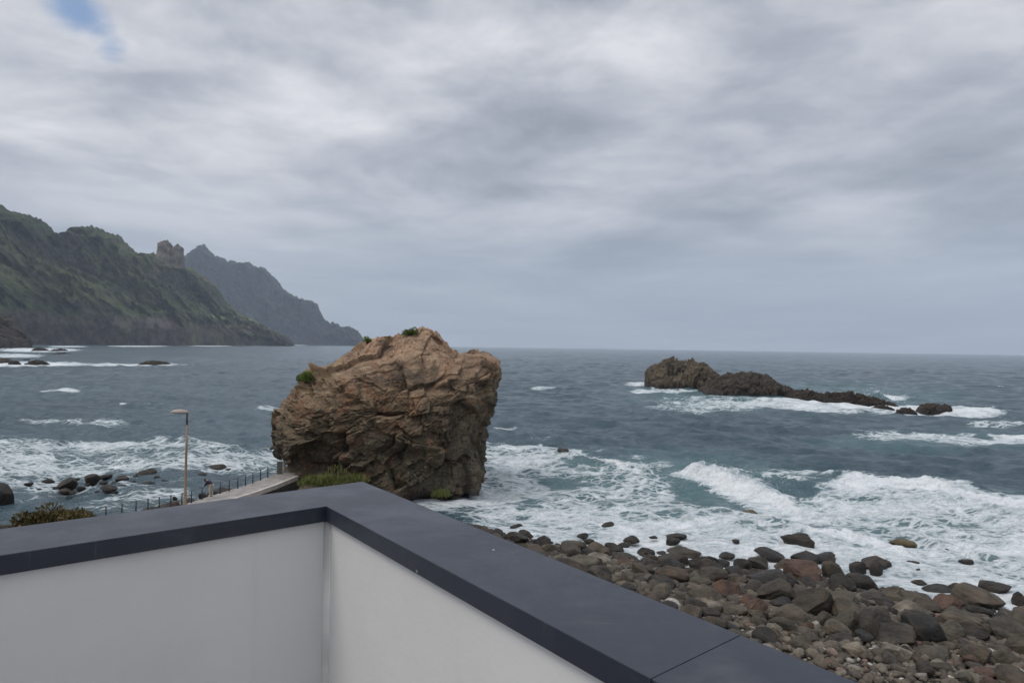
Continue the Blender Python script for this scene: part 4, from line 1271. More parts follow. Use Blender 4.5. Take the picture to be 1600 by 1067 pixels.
BEACH = [
    (849, 848, 31, 22, W_, 'first rounded dark boulder of the beach beside the coping'), (895, 856, 38, 22, D_, None), (935, 860, 37, 24, D_, None), (961, 858, 30, 18, W_, None), (922, 845, 20, 9, W_, None),
    (1011, 864, 28, 17, W_, 'rounded black boulder at the wash with foam behind it'), (1035, 864, 16, 7, W_, None), (1071, 861, 52, 18, D_, 'long flat grey boulder reaching into the wash'), (1056, 875, 47, 21, W_, 'big black boulder leaning under the long flat grey one'),
    (1082, 893, 20, 12, W_, None), (1111, 890, 34, 28, W_, 'tilted dark boulder standing in a tongue of foam'), (1132, 881, 24, 14, W_, None), (1161, 882, 28, 20, W_, 'dark cube-like boulder in the wash'), (1158, 907, 29, 24, D_, None),
    (1260, 868, 42, 28, W_, 'dark block behind the reddish boulder at the waterline'), (1293, 871, 48, 17, W_, None), (1210, 867, 48, 20, W_, 'long dark boulder sloping seaward in foam'), (1191, 877, 41, 21, D_, None), (1198, 895, 39, 18, W_, None), (1232, 881, 34, 16, D_, None),
    (1260, 892, 53, 31, R_, 'big reddish-brown boulder at the waterline'), (1302, 890, 35, 28, D_, None), (1344, 887, 24, 21, W_, None), (1378, 881, 48, 21, W_, 'dark slab leaning out over the wash'), (1352, 909, 45, 28, W_, 'rounded charcoal boulder under the leaning slab'),
    (1374, 890, 20, 24, W_, None), (1471, 920, 42, 13, W_, None), (1499, 918, 28, 15, W_, None), (1399, 928, 34, 25, D_, 'pale squared greenish block at the edge of the wash'), (1541, 937, 70, 37, D_, 'very large sloping boulder at the waterline, nearest the frame edge'),
    (1492, 943, 48, 31, R_, None), (1437, 937, 53, 18, D_, None), (1319, 940, 82, 31, D_, 'widest low brown boulder in the middle of the beach'), (1366, 933, 48, 22, D_, None), (1257, 933, 48, 25, D_, None), (1178, 940, 37, 22, R_, None),
    (1420, 953, 51, 22, P_, 'pale flat-topped boulder behind the great split boulder'), (1378, 974, 56, 53, D_, 'great split brown boulder, the tallest on the beach'), (1336, 971, 45, 39, D_, 'grey block leaning against the great split boulder'), (1409, 992, 62, 37, D_, 'brown boulder lying in front of the great split boulder'),
    (1451, 980, 62, 51, W_, 'blue-black angular boulder beside the great split boulder'), (1293, 967, 26, 25, D_, None), (1243, 960, 62, 31, D_, None), (1212, 985, 28, 20, P_, 'pale round boulder close to the coping seam'), (1226, 977, 42, 25, D_, None),
    (1502, 988, 51, 37, D_, None), (1507, 965, 62, 22, D_, None), (1565, 982, 37, 22, W_, 'bluish dark boulder near the frame edge'), (1593, 982, 17, 28, R_, 'orange-brown stone at the frame edge'), (1538, 1025, 48, 34, D_, None), (1549, 1052, 39, 22, R_, 'dark red boulder lowest on the beach'),
    (1341, 1015, 37, 27, P_, 'tan boulder sitting alone among small cobbles'), (1473, 1022, 73, 28, D_, None), (1580, 1028, 42, 34, D_, None), (1320, 1000, 40, 22, D_, None), (1110, 930, 60, 25, D_, None), (1055, 900, 50, 26, D_, None), (1005, 890, 44, 20, D_, None), (975, 880, 28, 16, R_, 'small reddish boulder close behind the coping edge'),
    (1075, 925, 22, 16, W_, None), (1150, 955, 40, 22, D_, None), (1190, 960, 34, 20, D_, None), (1120, 950, 26, 18, P_, None),
]
GEN = {id(W_): 'dark wet boulder packed among others along the wash line', id(D_): 'brown-grey boulder packed among others on the stony beach', id(R_): 'reddish boulder packed among brown ones on the stony beach', id(P_): 'pale tan boulder packed among darker ones on the stony beach'}
for (px, py, ww, hh, mt, lab) in BEACH:
    px_boulder(px, py, ww, hh, mt, lab or GEN[id(mt)], GB)

# the rest of the packed boulders: darts thrown on the beach, large near the water
def beach_point(u, v, z=1.0):
    for _ in range(5):
        p = on(u, v, z); z = float(ground_z(p[0], p[1]))
    return p, z


cnt = 0
tries = 0
g2 = np.random.default_rng(5)
while cnt < 175 and tries < 9000:
    tries += 1
    X_ = g2.uniform(-2, 40); Y_ = g2.uniform(20, 54)
    s = float(land_sd(X_, Y_))
    if s < -0.8 or s > 17: continue
    base = 0.88 if s < 11 else 0.52
    rad = base * g2.lognormal(0, 0.38)
    rad = min(max(rad, 0.3), 1.3)
    if any((X_ - a) ** 2 + (Y_ - b) ** 2 < (0.74 * (rad + c)) ** 2 for a, b, c in PLACED): continue
    # keep those the parapet does not hide
    dpt = Y_; u = 800 + FPX * X_ / dpt
    v = 545 + FPX * (15 - 0.145 * s) / dpt
    if v > 752 + 0.405 * (u - 567) + 40 and u < 1345: continue
    if v > 1110 or u > 1660: continue
    z = float(ground_z(X_, Y_))
    hgt = rad * g2.uniform(0.5, 0.8)
    r_ = g2.random()
    mt = W_ if s < 2.0 else (R_ if r_ < 0.09 else P_ if r_ < 0.16 else W_ if r_ < 0.34 else D_)
    put_boulder((X_, Y_, z + hgt * 0.45), rad, rad * g2.uniform(0.65, 0.95), hgt, mt, GEN[id(mt)], GB, rz=g2.uniform(0, 6.28))
    cnt += 1
print('boulders', len(PLACED), tries)

# ------------------------------------------------------------------ cobbles: uncountable small stones
def build_cobbles():
    g = np.random.default_rng(9)
    Vs = [boulder_shape(2, 40 + i, 5, 0.2) for i in range(8)]
    F0 = Vs[0][1]
    n = 12500
    X = g.uniform(-6, 52, n * 4); Y = g.uniform(14, 57, n * 4)
    s = land_sd(X, Y)
    u = 800 + FPX * X / Y; v = 545 + FPX * (15 - 0.145 * s) / Y
    ok = (s > -1.5) & (s < 24) & ~((v > 752 + 0.405 * (u - 567) + 75) & (u < 1345)) & (v < 1180) & (u < 1780)
    X, Y, s = X[ok][:n], Y[ok][:n], s[ok][:n]
    z = ground_z(X, Y)
    up = smooth(6, 14, s)
    rad = (0.24 * (1 - up) + 0.15 * up) * g.lognormal(0, 0.42, len(X))
    rad = np.clip(rad, 0.06, 0.5)
    tone = np.clip(g.normal(0.31, 0.16, len(X)) + 0.12 * up * (g.random(len(X)) < 0.6) + 0.30 * (g.random(len(X)) < 0.02 + 0.14 * up) - 0.25 * (s < 1.5), 0, 1)
    allV, allF, allT = [], [], []
    off = 0
    for i in range(len(X)):
        V = Vs[i % 8][0]
        a = g.uniform(0, 6.28); c_, s_ = math.cos(a), math.sin(a)
        sc = rad[i] * np.array([1.0, g.uniform(0.6, 0.9), g.uniform(0.4, 0.7)])
        W = V * sc
        tl = g.uniform(-0.4, 0.4); ct, st = math.cos(tl), math.sin(tl)
        W = np.stack([W[:, 0], W[:, 1] * ct - W[:, 2] * st, W[:, 1] * st + W[:, 2] * ct], 1)
        W = np.stack([W[:, 0] * c_ - W[:, 1] * s_ + X[i], W[:, 0] * s_ + W[:, 1] * c_ + Y[i], W[:, 2] + z[i] + sc[2] * 0.4 + 0.02], 1)
        allV.append(W); allF.append(F0 + off); off += len(W); allT.append(np.full(len(W), tone[i]))
    o = mesh_np('cobbles', np.concatenate(allV), np.concatenate(allF), M_COBBLE, attrs={'tone': np.concatenate(allT)})
    tag(o, 'small rounded brown, grey and whitish stones between the beach boulders', 'cobbles', kind='stuff')


build_cobbles()

# ------------------------------------------------------------------ walkway, railing, retaining wall
# seaward edge from the near shore to the rock: photo px, and depth
EDGE = [(428, 742, 67.0), (394, 755, 64.0), (357.5, 767, 61.0), (343, 771, 60.0), (299, 785, 57.6), (283, 790, 56.8), (266, 793, 55.8), (249, 796, 54.6), (231, 799, 53.2), (200, 806, 51.0), (160, 814, 48.6), (110, 824, 46.0)]
E3 = [at(*e) for e in EDGE]
E3 = [np.array(p) for p in E3]
dirw = E3[0] - E3[4]; dirw[2] = 0; dirw /= np.linalg.norm(dirw)
end = E3[0] + dirw * 2.6 + np.array([0, 0, 0.15])
line = [end] + E3
line = [p.copy() for p in line]
side = np.array([dirw[1], -dirw[0], 0])                    # landward
WID = 2.5


def ribbon(name, pts, off0, off1, ztop, zbot, mat, parent=None):
    a, b, c, d_ = [], [], [], []
    V = []
    for p in pts:
        V += [p + side * off0 + (0, 0, ztop), p + side * off1 + (0, 0, ztop), p + side * off1 * 1.0 + (0, 0, zbot), p + side * off0 + (0, 0, zbot)]
    V = np.array(V); F = []
    for i in range(len(pts) - 1):
        for k in range(4):
            F.append([i * 4 + k, i * 4 + (k + 1) % 4, (i + 1) * 4 + (k + 1) % 4, (i + 1) * 4 + k])
    e = (len(pts) - 1) * 4
    F.append([3, 2, 1, 0]); F.append([e, e + 1, e + 2, e + 3])
    o = mesh_np(name, V, np.array(F), mat, parent, smooth_=False)
    bm = bmesh.new(); bm.from_mesh(o.data); bmesh.ops.recalc_face_normals(bm, faces=bm.faces[:]); bm.to_mesh(o.data); bm.free()
    return o


tag(ribbon('walkway', line, -0.12, WID, 0.0, -0.25, M_CONC), kind='structure')
kb = ribbon('kerb', line, WID + 0.003, WID + 0.28, 0.10, -0.30, mat_plain('pale_kerb_concrete', (0.52, 0.48, 0.44), 0.85, 0.15, 2))
tag(kb, 'pale concrete kerb along the landward edge of the walkway', 'kerb')
rw = ribbon('retaining_wall', line, -0.05, WID + 0.16, -0.31, -4.5, M_CONCDARK)
tag(rw, 'dark stained retaining wall under the pale walkway', 'wall')

rail = empty('railing', tuple(line[1]))
tag(rail, 'thin dark metal post-and-wire railing along the walkway edge', 'railing')


def poly_at(pts, s):
    d = [0]
    for p, q in zip(pts, pts[1:]): d.append(d[-1] + np.linalg.norm(q - p))
    i = max(0, min(len(d) - 2, int(np.searchsorted(d, s) - 1)))
    t = (s - d[i]) / (d[i + 1] - d[i]); return pts[i] * (1 - t) + pts[i + 1] * t


# posts where the photo shows them
for k, px in enumerate([418, 406.5, 395, 383, 371, 358, 344, 329.7, 315, 299, 284, 266.7, 248.6, 231, 212, 190, 165]):
    xs_ = np.array([e[0] for e in EDGE])[::-1]
    P_e = np.array(E3)[::-1]
    p = np.array([np.interp(px, xs_, P_e[:, j]) for j in range(3)])
    lp = Vector(p - line[1])
    m_ = MB().tube([lp + Vector((0, 0, -0.05)), lp + Vector((0, 0, 1.02))], 0.052, 8)
    m_.tube([lp + Vector((0, 0, 0)), lp + Vector((0, 0, 0.03))], 0.10, 8)
    m_.done('post', M_RAIL, rail, True)
for h_ in (0.52, 0.98):
    MB().tube([Vector(p - line[1]) + Vector((0, 0, h_)) for p in [line[0] * 0.3 + line[1] * 0.7] + line[1:]], 0.014, 6).done('wire', M_RAIL, rail, True)

# grey-green upright board at the end of the railing, and the white post by the rock
bd = empty('notice_board', tuple(at(437, 742, 67.3)))
tag(bd, 'grey-green upright board at the rock end of the railing', 'board')
fr = MB(); fr.box((-0.26, -0.05, 0.12), (0.26, 0.05, 1.25), bevel=0.012); fr.done('panel', mat_plain('grey_green_paint', (0.085, 0.09, 0.072), 0.7, 0.25, 3), bd)
fr = MB(); fr.box((-0.29, -0.07, 1.25), (0.29, 0.07, 1.31), bevel=0.01); fr.done('top_rail', M_RAIL, bd)
for sx in (-0.2, 0.2):
    MB().box((sx - 0.03, -0.03, -0.1), (sx + 0.03, 0.03, 0.119)).done('leg', M_RAIL, bd)
wp = empty('white_post', tuple(at(442.5, 738, 68.2)))
tag(wp, 'whitish pillar between the grey-green board and the great rock', 'pillar')
M_WH = mat_plain('chalky_white_paint', (0.52, 0.51, 0.49), 0.8, 0.2, 3)
MB().tube([(0, 0, -0.3), (0, 0, 0.62)], [0.21, 0.20], 14).done('base', M_WH, wp, True)
MB().tube([(0, 0, 0.62), (0, 0, 0.72), (0, 0, 1.78)], [0.20, 0.15, 0.14], 14).done('shaft', M_WH, wp, True)
MB().tube([(0, 0, 1.78), (0, 0, 1.84)], 0.17, 14).done('cap', M_WH, wp, True)

# low dark rocks beside the railing on the sea side
for (px, py, ww, hh, dd, mt, lab) in [(316, 774, 13, 10, 60.3, W_, 'dark brown block behind the railing beside the bending person'), (340, 769, 22, 7, 62.5, W_, 'low dark rock behind the railing on the rock side of the person'),
                                      (276, 786, 12, 9, 57.5, M_REDROCK, 'dark reddish rock between railing posts beside the lamp pole'), (273, 777, 9, 6, 60.0, W_, 'grey rock just behind the dark reddish one')]:
    p = at(px, py + hh / 2, dd); k = dd / FPX
    put_boulder((p[0], p[1], p[2] + hh * k * 0.35), ww * k / 2, ww * k / 2.4, hh * k * 0.62, mt, lab, 'rocks against the walkway edge', tilt=0.1, rz=0.1)
    # they rest on a heap reaching the sea bed
for (px, py, dd, sz) in [(316, 782, 60.6, 1.6), (340, 777, 62.6, 1.8), (274, 794, 58.2, 1.5), (300, 792, 59.6, 1.4), (365, 768, 64.0, 1.5), (250, 800, 56.4, 1.4)]:
    p = at(px, py, dd)
    put_boulder((p[0] - 0.9, p[1] + 0.6, p[2] - sz * 0.75), sz, sz * 0.9, sz, W_, 'dark armour rock piled against the seaward side of the walkway', 'rocks against the walkway edge', rz=0.4)

# street lamp
lb = at(289, 791, 56.6); lt = at(292.5, 645, 56.6)
lampo = empty('street_lamp', tuple(lb)); tag(lampo, 'tall tan street lamp with one pale shallow dome head', 'street lamp')
M_TAN = mat_plain('weathered_tan_paint', (0.25, 0.172, 0.115), 0.65, 0.18, 1.5)
M_HEAD = mat_plain('pale_lamp_housing', (0.29, 0.25, 0.22), 0.5, 0.12, 3)
Hh = lt[2] - lb[2]; lean = lt[0] - lb[0]
MB().tube([(0, 0, -0.3), (0, 0, 0.25), (0, 0, 0.32), (lean * 0.5, 0, Hh * 0.5), (lean, 0, Hh - 1.0)], [0.18, 0.18, 0.118, 0.095, 0.075], 14).done('pole', M_TAN, lampo, True)
MB().tube([(lean, 0, Hh - 1.02), (lean, 0, Hh - 0.05), (lean - 0.1, 0, Hh - 0.02)], [0.07, 0.07, 0.06], 12).done('spigot', mat_plain('dark_grey_paint', (0.09, 0.085, 0.085), 0.5, .2, 4), lampo, True)
hd = empty('lamp_head'); hd.parent = lampo
def shell(name, a0, a1, mat, flat, hz, z0):
    nu, nv = 36, 14
    V = []
    for j in range(nv + 1):
        t = j / nv * math.pi / 2
        for i in range(nu):
            a = 2 * math.pi * i / nu
            V.append((lean - 0.62 + 0.76 * math.cos(a) * math.cos(t) * a0, 0.30 * math.sin(a) * math.cos(t) * a0, Hh + z0 + hz * math.sin(t)))
    o = mesh_np(name, np.array(V), grid_faces(nv + 1, nu, True), mat, lampo)
    bm = bmesh.new(); bm.from_mesh(o.data); bmesh.ops.remove_doubles(bm, verts=bm.verts[:], dist=1e-4)
    bmesh.ops.holes_fill(bm, edges=[e for e in bm.edges if e.is_boundary], sides=0)
    bmesh.ops.recalc_face_normals(bm, faces=bm.faces[:]); bm.to_mesh(o.data); bm.free()
    return o
bpy.data.objects.remove(hd)
shell('lamp_housing', 1.0, 1, M_HEAD, 0, 0.30, 0.0)
shell('lamp_glass', 0.86, 1, mat_plain('dusty_lamp_glass', (0.16, 0.15, 0.145), 0.3, .1, 3), 0, -0.07, -0.004)

# ------------------------------------------------------------------ the person bending at the railing
def skin_obj(name, pts, edges, radii, mat, parent, root=0, sub=2):
    me = bpy.data.meshes.new(name); me.from_pydata(pts, edges, []); me.update()
    o = bpy.data.objects.new(name, me); COL.objects.link(o)
    bm = bmesh.new(); bm.from_mesh(me); lay = bm.verts.layers.skin.verify(); bm.verts.ensure_lookup_table()
    for i, r in enumerate(radii):
        bm.verts[i][lay].radius = (r, r); bm.verts[i][lay].use_root = (i == root)
    bm.to_mesh(me); bm.free()
    md = o.modifiers.new('skin', 'SKIN'); md.use_smooth_shade = True
    sb = o.modifiers.new('sub', 'SUBSURF'); sb.levels = sub; sb.render_levels = sub
    me.materials.append(mat)
    if parent: o.parent = parent
    return o


pb = at(328.5, 775.0, 58.6)
per = empty('person', tuple(pb)); per.scale = (1.1, 1.1, 1.1); tag(per, 'person in dark jacket and light trousers bending over the walkway railing', 'person')
M_SKIN = mat_plain('skin', (0.36, 0.22, 0.16), 0.6, 0.1, 4)
M_JACK = mat_plain('dark_jacket_cloth', (0.035, 0.03, 0.04), 0.9, 0.25, 6)
M_TROU = mat_plain('light_trouser_cloth', (0.42, 0.37, 0.31), 0.9, 0.15, 6)
M_HAIR = mat_plain('dark_hair', (0.02, 0.016, 0.014), 0.7, 0.2, 20)
M_SHOE = mat_plain('white_shoe', (0.6, 0.58, 0.56), 0.6, 0.1, 6)
# leaning towards -X (out over the rail); pelvis at 0.86 m
J = dict(pel=(0.06, 0, 0.86), sp1=(0.0, 0, 1.02), ch=(-0.14, 0, 1.18), nk=(-0.30, 0, 1.24), hdb=(-0.37, 0, 1.25), hdt=(-0.47, 0, 1.19),
         shl=(-0.2, -0.17, 1.18), shr=(-0.2, 0.17, 1.18), ell=(-0.28, -0.22, 0.95), elr=(-0.28, 0.22, 0.95), wrl=(-0.42, -0.16, 0.80), wrr=(-0.42, 0.16, 0.80), hal=(-0.49, -0.14, 0.76), har=(-0.49, 0.14, 0.76),
         hpl=(0.06, -0.10, 0.82), hpr=(0.06, 0.10, 0.82), knl=(-0.02, -0.11, 0.45), knr=(0.04, 0.11, 0.45), anl=(0.05, -0.11, 0.09), anr=(0.16, 0.11, 0.09), tol=(-0.10, -0.12, 0.035), tor=(0.02, 0.12, 0.035))
nm = list(J); ix = {k: i for i, k in enumerate(nm)}
E = [('pel', 'sp1'), ('sp1', 'ch'), ('ch', 'nk'), ('nk', 'hdb'), ('hdb', 'hdt'), ('ch', 'shl'), ('ch', 'shr'), ('shl', 'ell'), ('shr', 'elr'), ('ell', 'wrl'), ('elr', 'wrr'), ('wrl', 'hal'), ('wrr', 'har'),
     ('pel', 'hpl'), ('pel', 'hpr'), ('hpl', 'knl'), ('hpr', 'knr'), ('knl', 'anl'), ('knr', 'anr'), ('anl', 'tol'), ('anr', 'tor')]
RAD = dict(pel=.13, sp1=.12, ch=.14, nk=.055, hdb=.085, hdt=.09, shl=.06, shr=.06, ell=.042, elr=.042, wrl=.03, wrr=.03, hal=.035, har=.035, hpl=.085, hpr=.085, knl=.055, knr=.055, anl=.04, anr=.04, tol=.04, tor=.04)
skin_obj('body', [J[k] for k in nm], [(ix[a], ix[b]) for a, b in E], [RAD[k] for k in nm], M_SKIN, per)
def garment(name, keys, edges, grow, mat):
    id_ = {k: i for i, k in enumerate(keys)}
    skin_obj(name, [J[k] for k in keys], [(id_[a], id_[b]) for a, b in edges], [RAD[k] + grow for k in keys], mat, per)
garment('jacket', ['pel', 'sp1', 'ch', 'shl', 'shr', 'ell', 'elr', 'wrl', 'wrr'], [('pel', 'sp1'), ('sp1', 'ch'), ('ch', 'shl'), ('ch', 'shr'), ('shl', 'ell'), ('shr', 'elr'), ('ell', 'wrl'), ('elr', 'wrr')], 0.028, M_JACK)
garment('trousers', ['pel', 'hpl', 'hpr', 'knl', 'knr', 'anl', 'anr'], [('pel', 'hpl'), ('pel', 'hpr'), ('hpl', 'knl'), ('hpr', 'knr'), ('knl', 'anl'), ('knr', 'anr')], 0.022, M_TROU)
for a, b in (('anl', 'tol'), ('anr', 'tor')):
    skin_obj('shoe', [J[a], J[b]], [(0, 1)], [0.058, 0.052], M_SHOE, per)
V, F = ICO[3]
hv = V * np.array([0.115, 0.1, 0.105]) + np.array([-0.405, 0, 1.255]) + V * (0.012 * fbm(V * 6, 3, 5))[:, None]
mesh_np('hair', hv, F, M_HAIR, per)


# ------------------------------------------------------------------ plants
def leafy(name, c, rad, n, leaf, mat, seed, stem_mat=None, up=0.4, lumps=7, narrow=0.5):
    """many leaf faces in several uneven clumps over short stems; one mesh for foliage, one for stems"""
    g = np.random.default_rng(seed)
    rad = np.array(rad)
    ctr = g.normal(size=(lumps, 3)) * np.array([0.48, 0.45, 0.30]); ctr[:, 2] = np.abs(ctr[:, 2])
    lr = g.uniform(0.28, 0.6, lumps)
    k = g.integers(0, lumps, n)
    d = g.normal(size=(n, 3)); d /= np.linalg.norm(d, axis=1)[:, None]
    pos = ctr[k] + d * (lr[k] * g.uniform(0.45, 1.05, n) ** 0.5)[:, None]
    pos[:, 2] = np.abs(pos[:, 2])
    pos = pos * rad
    ax = d * np.array([1, 1, 0.6]) + np.array([0, 0, up]) + g.normal(size=(n, 3)) * 0.45
    ax /= np.linalg.norm(ax, axis=1)[:, None]
    sd_ = np.cross(ax, g.normal(size=(n, 3))); sd_ /= np.linalg.norm(sd_, axis=1)[:, None]
    L = leaf * g.uniform(0.6, 1.3, n)[:, None]; Wd = L * narrow
    V = np.stack([pos - sd_ * Wd * .15, pos + ax * L * .5 - sd_ * Wd * .5, pos + ax * L, pos + ax * L * .5 + sd_ * Wd * .5], 1).reshape(-1, 3)
    F = np.arange(4 * n).reshape(-1, 4)
    tone = np.repeat(np.clip(g.normal(0.5, 0.25, n) + (lr[k] - 0.45), 0, 1), 4)
    root = empty(name, tuple(c))
    mesh_np('foliage', V, F, mat, root, attrs={'tone': tone}, smooth_=False)
    if stem_mat:
        m_ = MB()
        for i in range(lumps):
            e = Vector(ctr[i] * rad); m_.tube([(e.x * 0.2, e.y * 0.2, -0.25), e * 0.55 + Vector((0, 0, 0.03)), e], [leaf * 0.22, leaf * 0.16, leaf * 0.07], 6)
        m_.done('stem', stem_mat, root, True)
    return root


M_BARK = mat_plain('brown_stem', (0.10, 0.075, 0.05), 0.9, 0.3, 6)
M_SHRUB = mat_leaf('olive_leaf', (0.030, 0.030, 0.010), (0.080, 0.066, 0.021), (0.16, 0.118, 0.042), 1.5)
M_MOSS = mat_leaf('bright_green_leaf', (0.045, 0.080, 0.014), (0.110, 0.165, 0.026), (0.19, 0.23, 0.045), 2)
M_GRASS = mat_leaf('grass_leaf', (0.06, 0.085, 0.02), (0.125, 0.15, 0.04), (0.21, 0.20, 0.075), 1.0)
c = rock_hit(481, 590)
tag(leafy('shrub', c + (0.05, -0.1, -0.25), (0.95, 0.8, 1.05), 3000, 0.14, M_MOSS, 31, M_BARK, lumps=9), 'bright green cushion shrub low on the sloping shoulder of the great rock', 'shrub', 'shrubs on the great rock')
c = rock_hit(640, 520)
tag(leafy('shrub', c + (0, -0.1, -0.2), (0.70, 0.6, 0.85), 2000, 0.13, M_MOSS, 32, M_BARK), 'small dark green shrub on the very top of the great rock', 'shrub', 'shrubs on the great rock')
c = rock_hit(572, 532)
tag(leafy('shrub', c + (0, 0, -0.15), (0.6, 0.6, 0.55), 1000, 0.12, M_MOSS, 33, M_BARK), 'thin green tuft on the crown edge nearest the mountains', 'shrub', 'shrubs on the great rock')
c = rock_hit(606, 526)
tag(leafy('shrub', c + (0, 0.2, -0.05), (0.5, 0.5, 0.14), 350, 0.10, M_GRASS, 36, M_BARK), 'sparse dry tuft on the flat part of the rock crown', 'shrub', 'shrubs on the great rock')
# bush by the near shore
pbz = on(90, 822, 2.6)
tag(leafy('bush', tuple(at(72, 823, 43.0)), (1.8, 1.2, 1.25), 4200, 0.24, M_SHRUB, 41, M_BARK, lumps=12, narrow=0.42), 'olive-yellow bush showing over the grey coping by the shore', 'bush', 'bushes by the near shore')
tag(leafy('bush', tuple(at(115, 820, 42.6)), (1.6, 1.1, 1.15), 3000, 0.22, M_SHRUB, 42, M_BARK, lumps=10, narrow=0.42), 'lower browner bush against the olive-yellow one, on its rock side', 'bush', 'bushes by the near shore')
# low stones and kerb at the edge of the near shore
for (px, py, ww, hh, mt, lab) in [(6, 822, 26, 8, D_, 'grey edge stone at the frame edge just over the coping'), (25, 820, 12, 7, W_, 'dark small stone between the grey edge stone and pale one'), (41, 817, 16, 8, P_, 'pale stone at the foot of the olive bush')]:
    p = at(px, py + hh / 2, 43.6); k = 43.6 / FPX
    put_boulder((p[0], p[1], p[2] + hh * k * 0.2), ww * k / 2, ww * k / 2.5, hh * k * 0.75, mt, lab, 'stones at the near shore edge', tilt=0.1, rz=0.1)

# grassy bank at the landward foot of the great rock
def build_bank():
    """earthy talus between the walkway end and the rock"""
    nu, nv = 120, 80
    x = np.linspace(-27, -6, nu); y = np.linspace(52, 69, nv)
    XX, YY = np.meshgrid(x, y)
    P = np.stack([XX.ravel(), YY.ravel(), np.zeros(XX.size)], 1)
    toe = smooth(52, 62, YY) * smooth(-21.5, -18.3, XX - np.maximum(YY - 63, 0) * 0.5) * smooth(-12.5, -17, XX)
    zz = -1.0 + 3.6 * toe.ravel() + 0.5 * fbm(P * 0.45, 4, 88)
    o = mesh_np('rocky_bank', np.stack([P[:, 0], P[:, 1], zz], 1), grid_faces(nv, nu), M_BANK)
    return o


M_BANK = mat_sea_rock('earthy_bank_stone', (0.06, 0.048, 0.034), (0.13, 0.10, 0.065), (0.20, 0.15, 0.095), 0.3, 1.6)
bk = build_bank(); tag(bk, kind='structure')
gi = 0
for (px, py, dd, rx, rz, n, lab) in [(497, 752, 61.5, 1.5, 1.0, 1500, 'yellow-green grass clump nearest the walkway end'), (522, 752, 61.0, 1.5, 1.1, 1700, 'tallest grass clump in the middle of the green bank'), (545, 752, 61.0, 1.0, 0.7, 900, 'short grass clump just over the coping corner'), (690, 771, 60.5, 0.8, 0.55, 500, 'tiny grass tuft low on the rock over the long coping')]:
    gi += 1
    h_ = leafy('grass_clump', tuple(at(px, py + 6, dd)), (rx, 1.1, rz), n, 0.42, M_GRASS, 60 + gi, None, up=1.6, lumps=9, narrow=0.14)
    tag(h_, lab, 'grass clump', 'grass at the foot of the great rock')

# ------------------------------------------------------------------ the terrace parapet
HCAP = 0.55
ZC = CAM[2] - HCAP
def h2(v): v = np.array([v[0], v[1], 0.0]); return v / np.linalg.norm(v)
dA = -h2(ray(2041, 559.7)); dB = -h2(ray(20, 530.4))       # along the two arms, away from the corner
Oc = on(567, 752, ZC); Ic = on(510, 790.5, ZC)
M2 = np.array([[dA[0], dB[0]], [dA[1], dB[1]]])
wA, wB = np.linalg.solve(M2, (Ic - Oc)[:2])                # inner corner = outer + wA*dA + wB*dB
TH = 0.052
par = empty('parapet', (float(Oc[0]), float(Oc[1]), ZC)); tag(par, 'white terrace parapet with wide dark grey metal coping', 'parapet')
O2 = np.zeros(2)
a2, b2 = dA[:2], dB[:2]
sealx = 0.0022
# seam on the long arm
js = on(1035, 1051, ZC)[:2] - Oc[:2]; sB = np.linalg.solve(M2, js)[1]
LA, LB = 7.0, 7.0
mit = 0.0012 * (a2 + b2)
def cap(name, pts):
    o = MB().poly_prism(pts, -TH, 0).done(name, M_CAP, par, False, bevel=0.0016)
    return o
OV = 0.03
cap('coping', [a2 * LA, O2, b2 * (sB - 0.0007), a2 * wA + b2 * (sB - 0.0007), a2 * wA + b2 * wB, a2 * LA + b2 * wB])
cap('coping', [b2 * (sB + 0.0007), a2 * wA + b2 * (sB + 0.0007), a2 * wA + b2 * LB, b2 * LB])
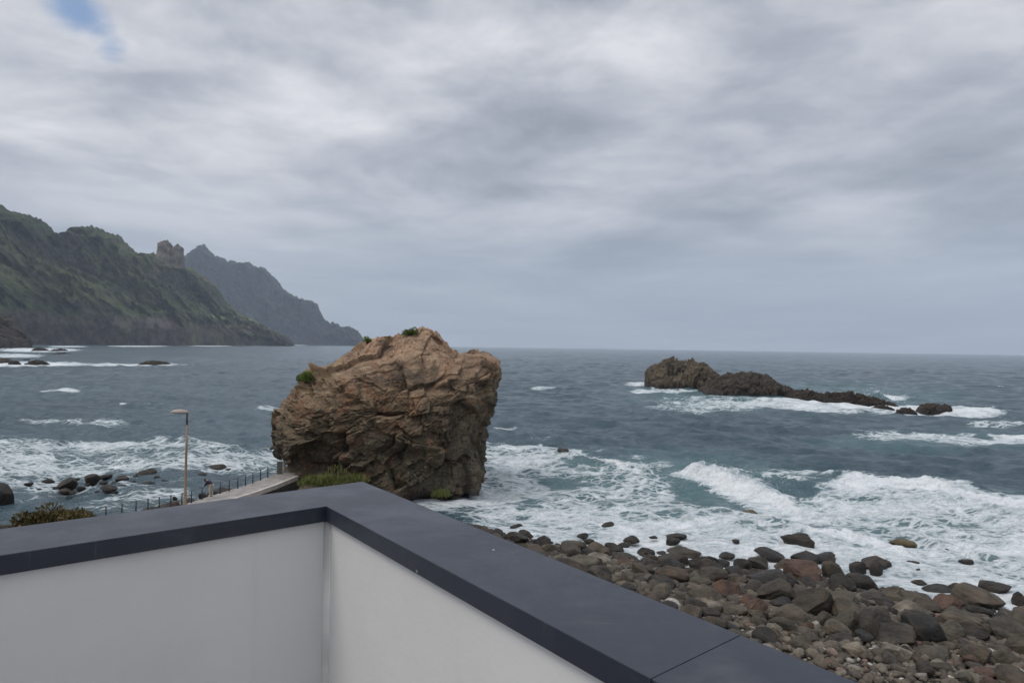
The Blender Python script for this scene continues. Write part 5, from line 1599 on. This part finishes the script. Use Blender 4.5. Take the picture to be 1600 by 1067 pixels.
# drip trim under the seam so no light shows through
MB().poly_prism([b2 * (sB - 0.05) + a2 * 0.02, a2 * (wA - 0.02) + b2 * (sB - 0.05), a2 * (wA - 0.02) + b2 * (sB + 0.05), b2 * (sB + 0.05) + a2 * 0.02], -TH + 0.003, -0.006).done('joint_strip', mat_plain('dark_sealant', (0.02, 0.02, 0.022), 0.7, .1, 5), par)
ZB = -ZC + 0.5
wi = 0.018
def wallm(name, pts, z0, z1, m=M_PLASTER): return MB().poly_prism(pts, z0, z1).done(name, m, par)
# inner leaf set back under the coping
q0 = a2 * (wA - wi) + b2 * (wB - wi); o0 = a2 * 0.03 + b2 * 0.03
wallm('wall', [o0, o0 + a2 * (LA - .05), q0 + a2 * (LA - wA), q0], ZB, -TH - 0.001)
wallm('wall', [o0 + b2 * wB * 1.0 - b2 * 0.0 + 0 * a2 if False else a2 * 0.03 + b2 * (wB - wi + 0.001), a2 * (wA - wi) + b2 * (wB - wi + 0.001), a2 * (wA - wi) + b2 * (LB - .05), a2 * 0.03 + b2 * (LB - .05)], ZB, -TH - 0.001)
# sealant bead in the corner
qq = q0 + (a2 + b2) * 0.001
MB().tube([(qq[0], qq[1], -1.4), (qq[0], qq[1], -TH - 0.004)], 0.019, 16).done('sealant_bead', mat_plain('grey_sealant', (0.50, 0.50, 0.485), 0.7, .15, 5), par, True)
# terrace floor and the slab it lies on
fl = MB().poly_prism([q0 + a2 * 0.001 + b2 * 0.001, q0 + a2 * 6.9, q0 + a2 * 6.9 + b2 * 6.9, q0 + b2 * 6.9], -1.45, -1.13)
fo = fl.done('terrace_floor', mat_plain('terrace_tile', (0.20, 0.197, 0.19), 0.7, .15, 2)); fo.location = par.location; tag(fo, kind='structure')

# ------------------------------------------------------------------ haze
hzm = bpy.data.materials.new('haze_air'); hzm.use_nodes = True; hzm.node_tree.nodes.clear()
ht = NT(hzm.node_tree)
pv = ht.node('ShaderNodeVolumePrincipled')
pv.inputs['Color'].default_value = (0.74, 0.85, 1.0, 1); pv.inputs['Density'].default_value = 4.7e-5; pv.inputs['Anisotropy'].default_value = 0.0
ho = ht.n.new('ShaderNodeOutputMaterial'); ht.l.new(pv.outputs[0], ho.inputs['Volume'])
hb = MB(); hb.box((-11800, -600, -8), (11800, 11800, 1500)); hzo = hb.done('haze', hzm)
tag(hzo, 'thin pale sea haze over the bay', 'haze', kind='stuff')
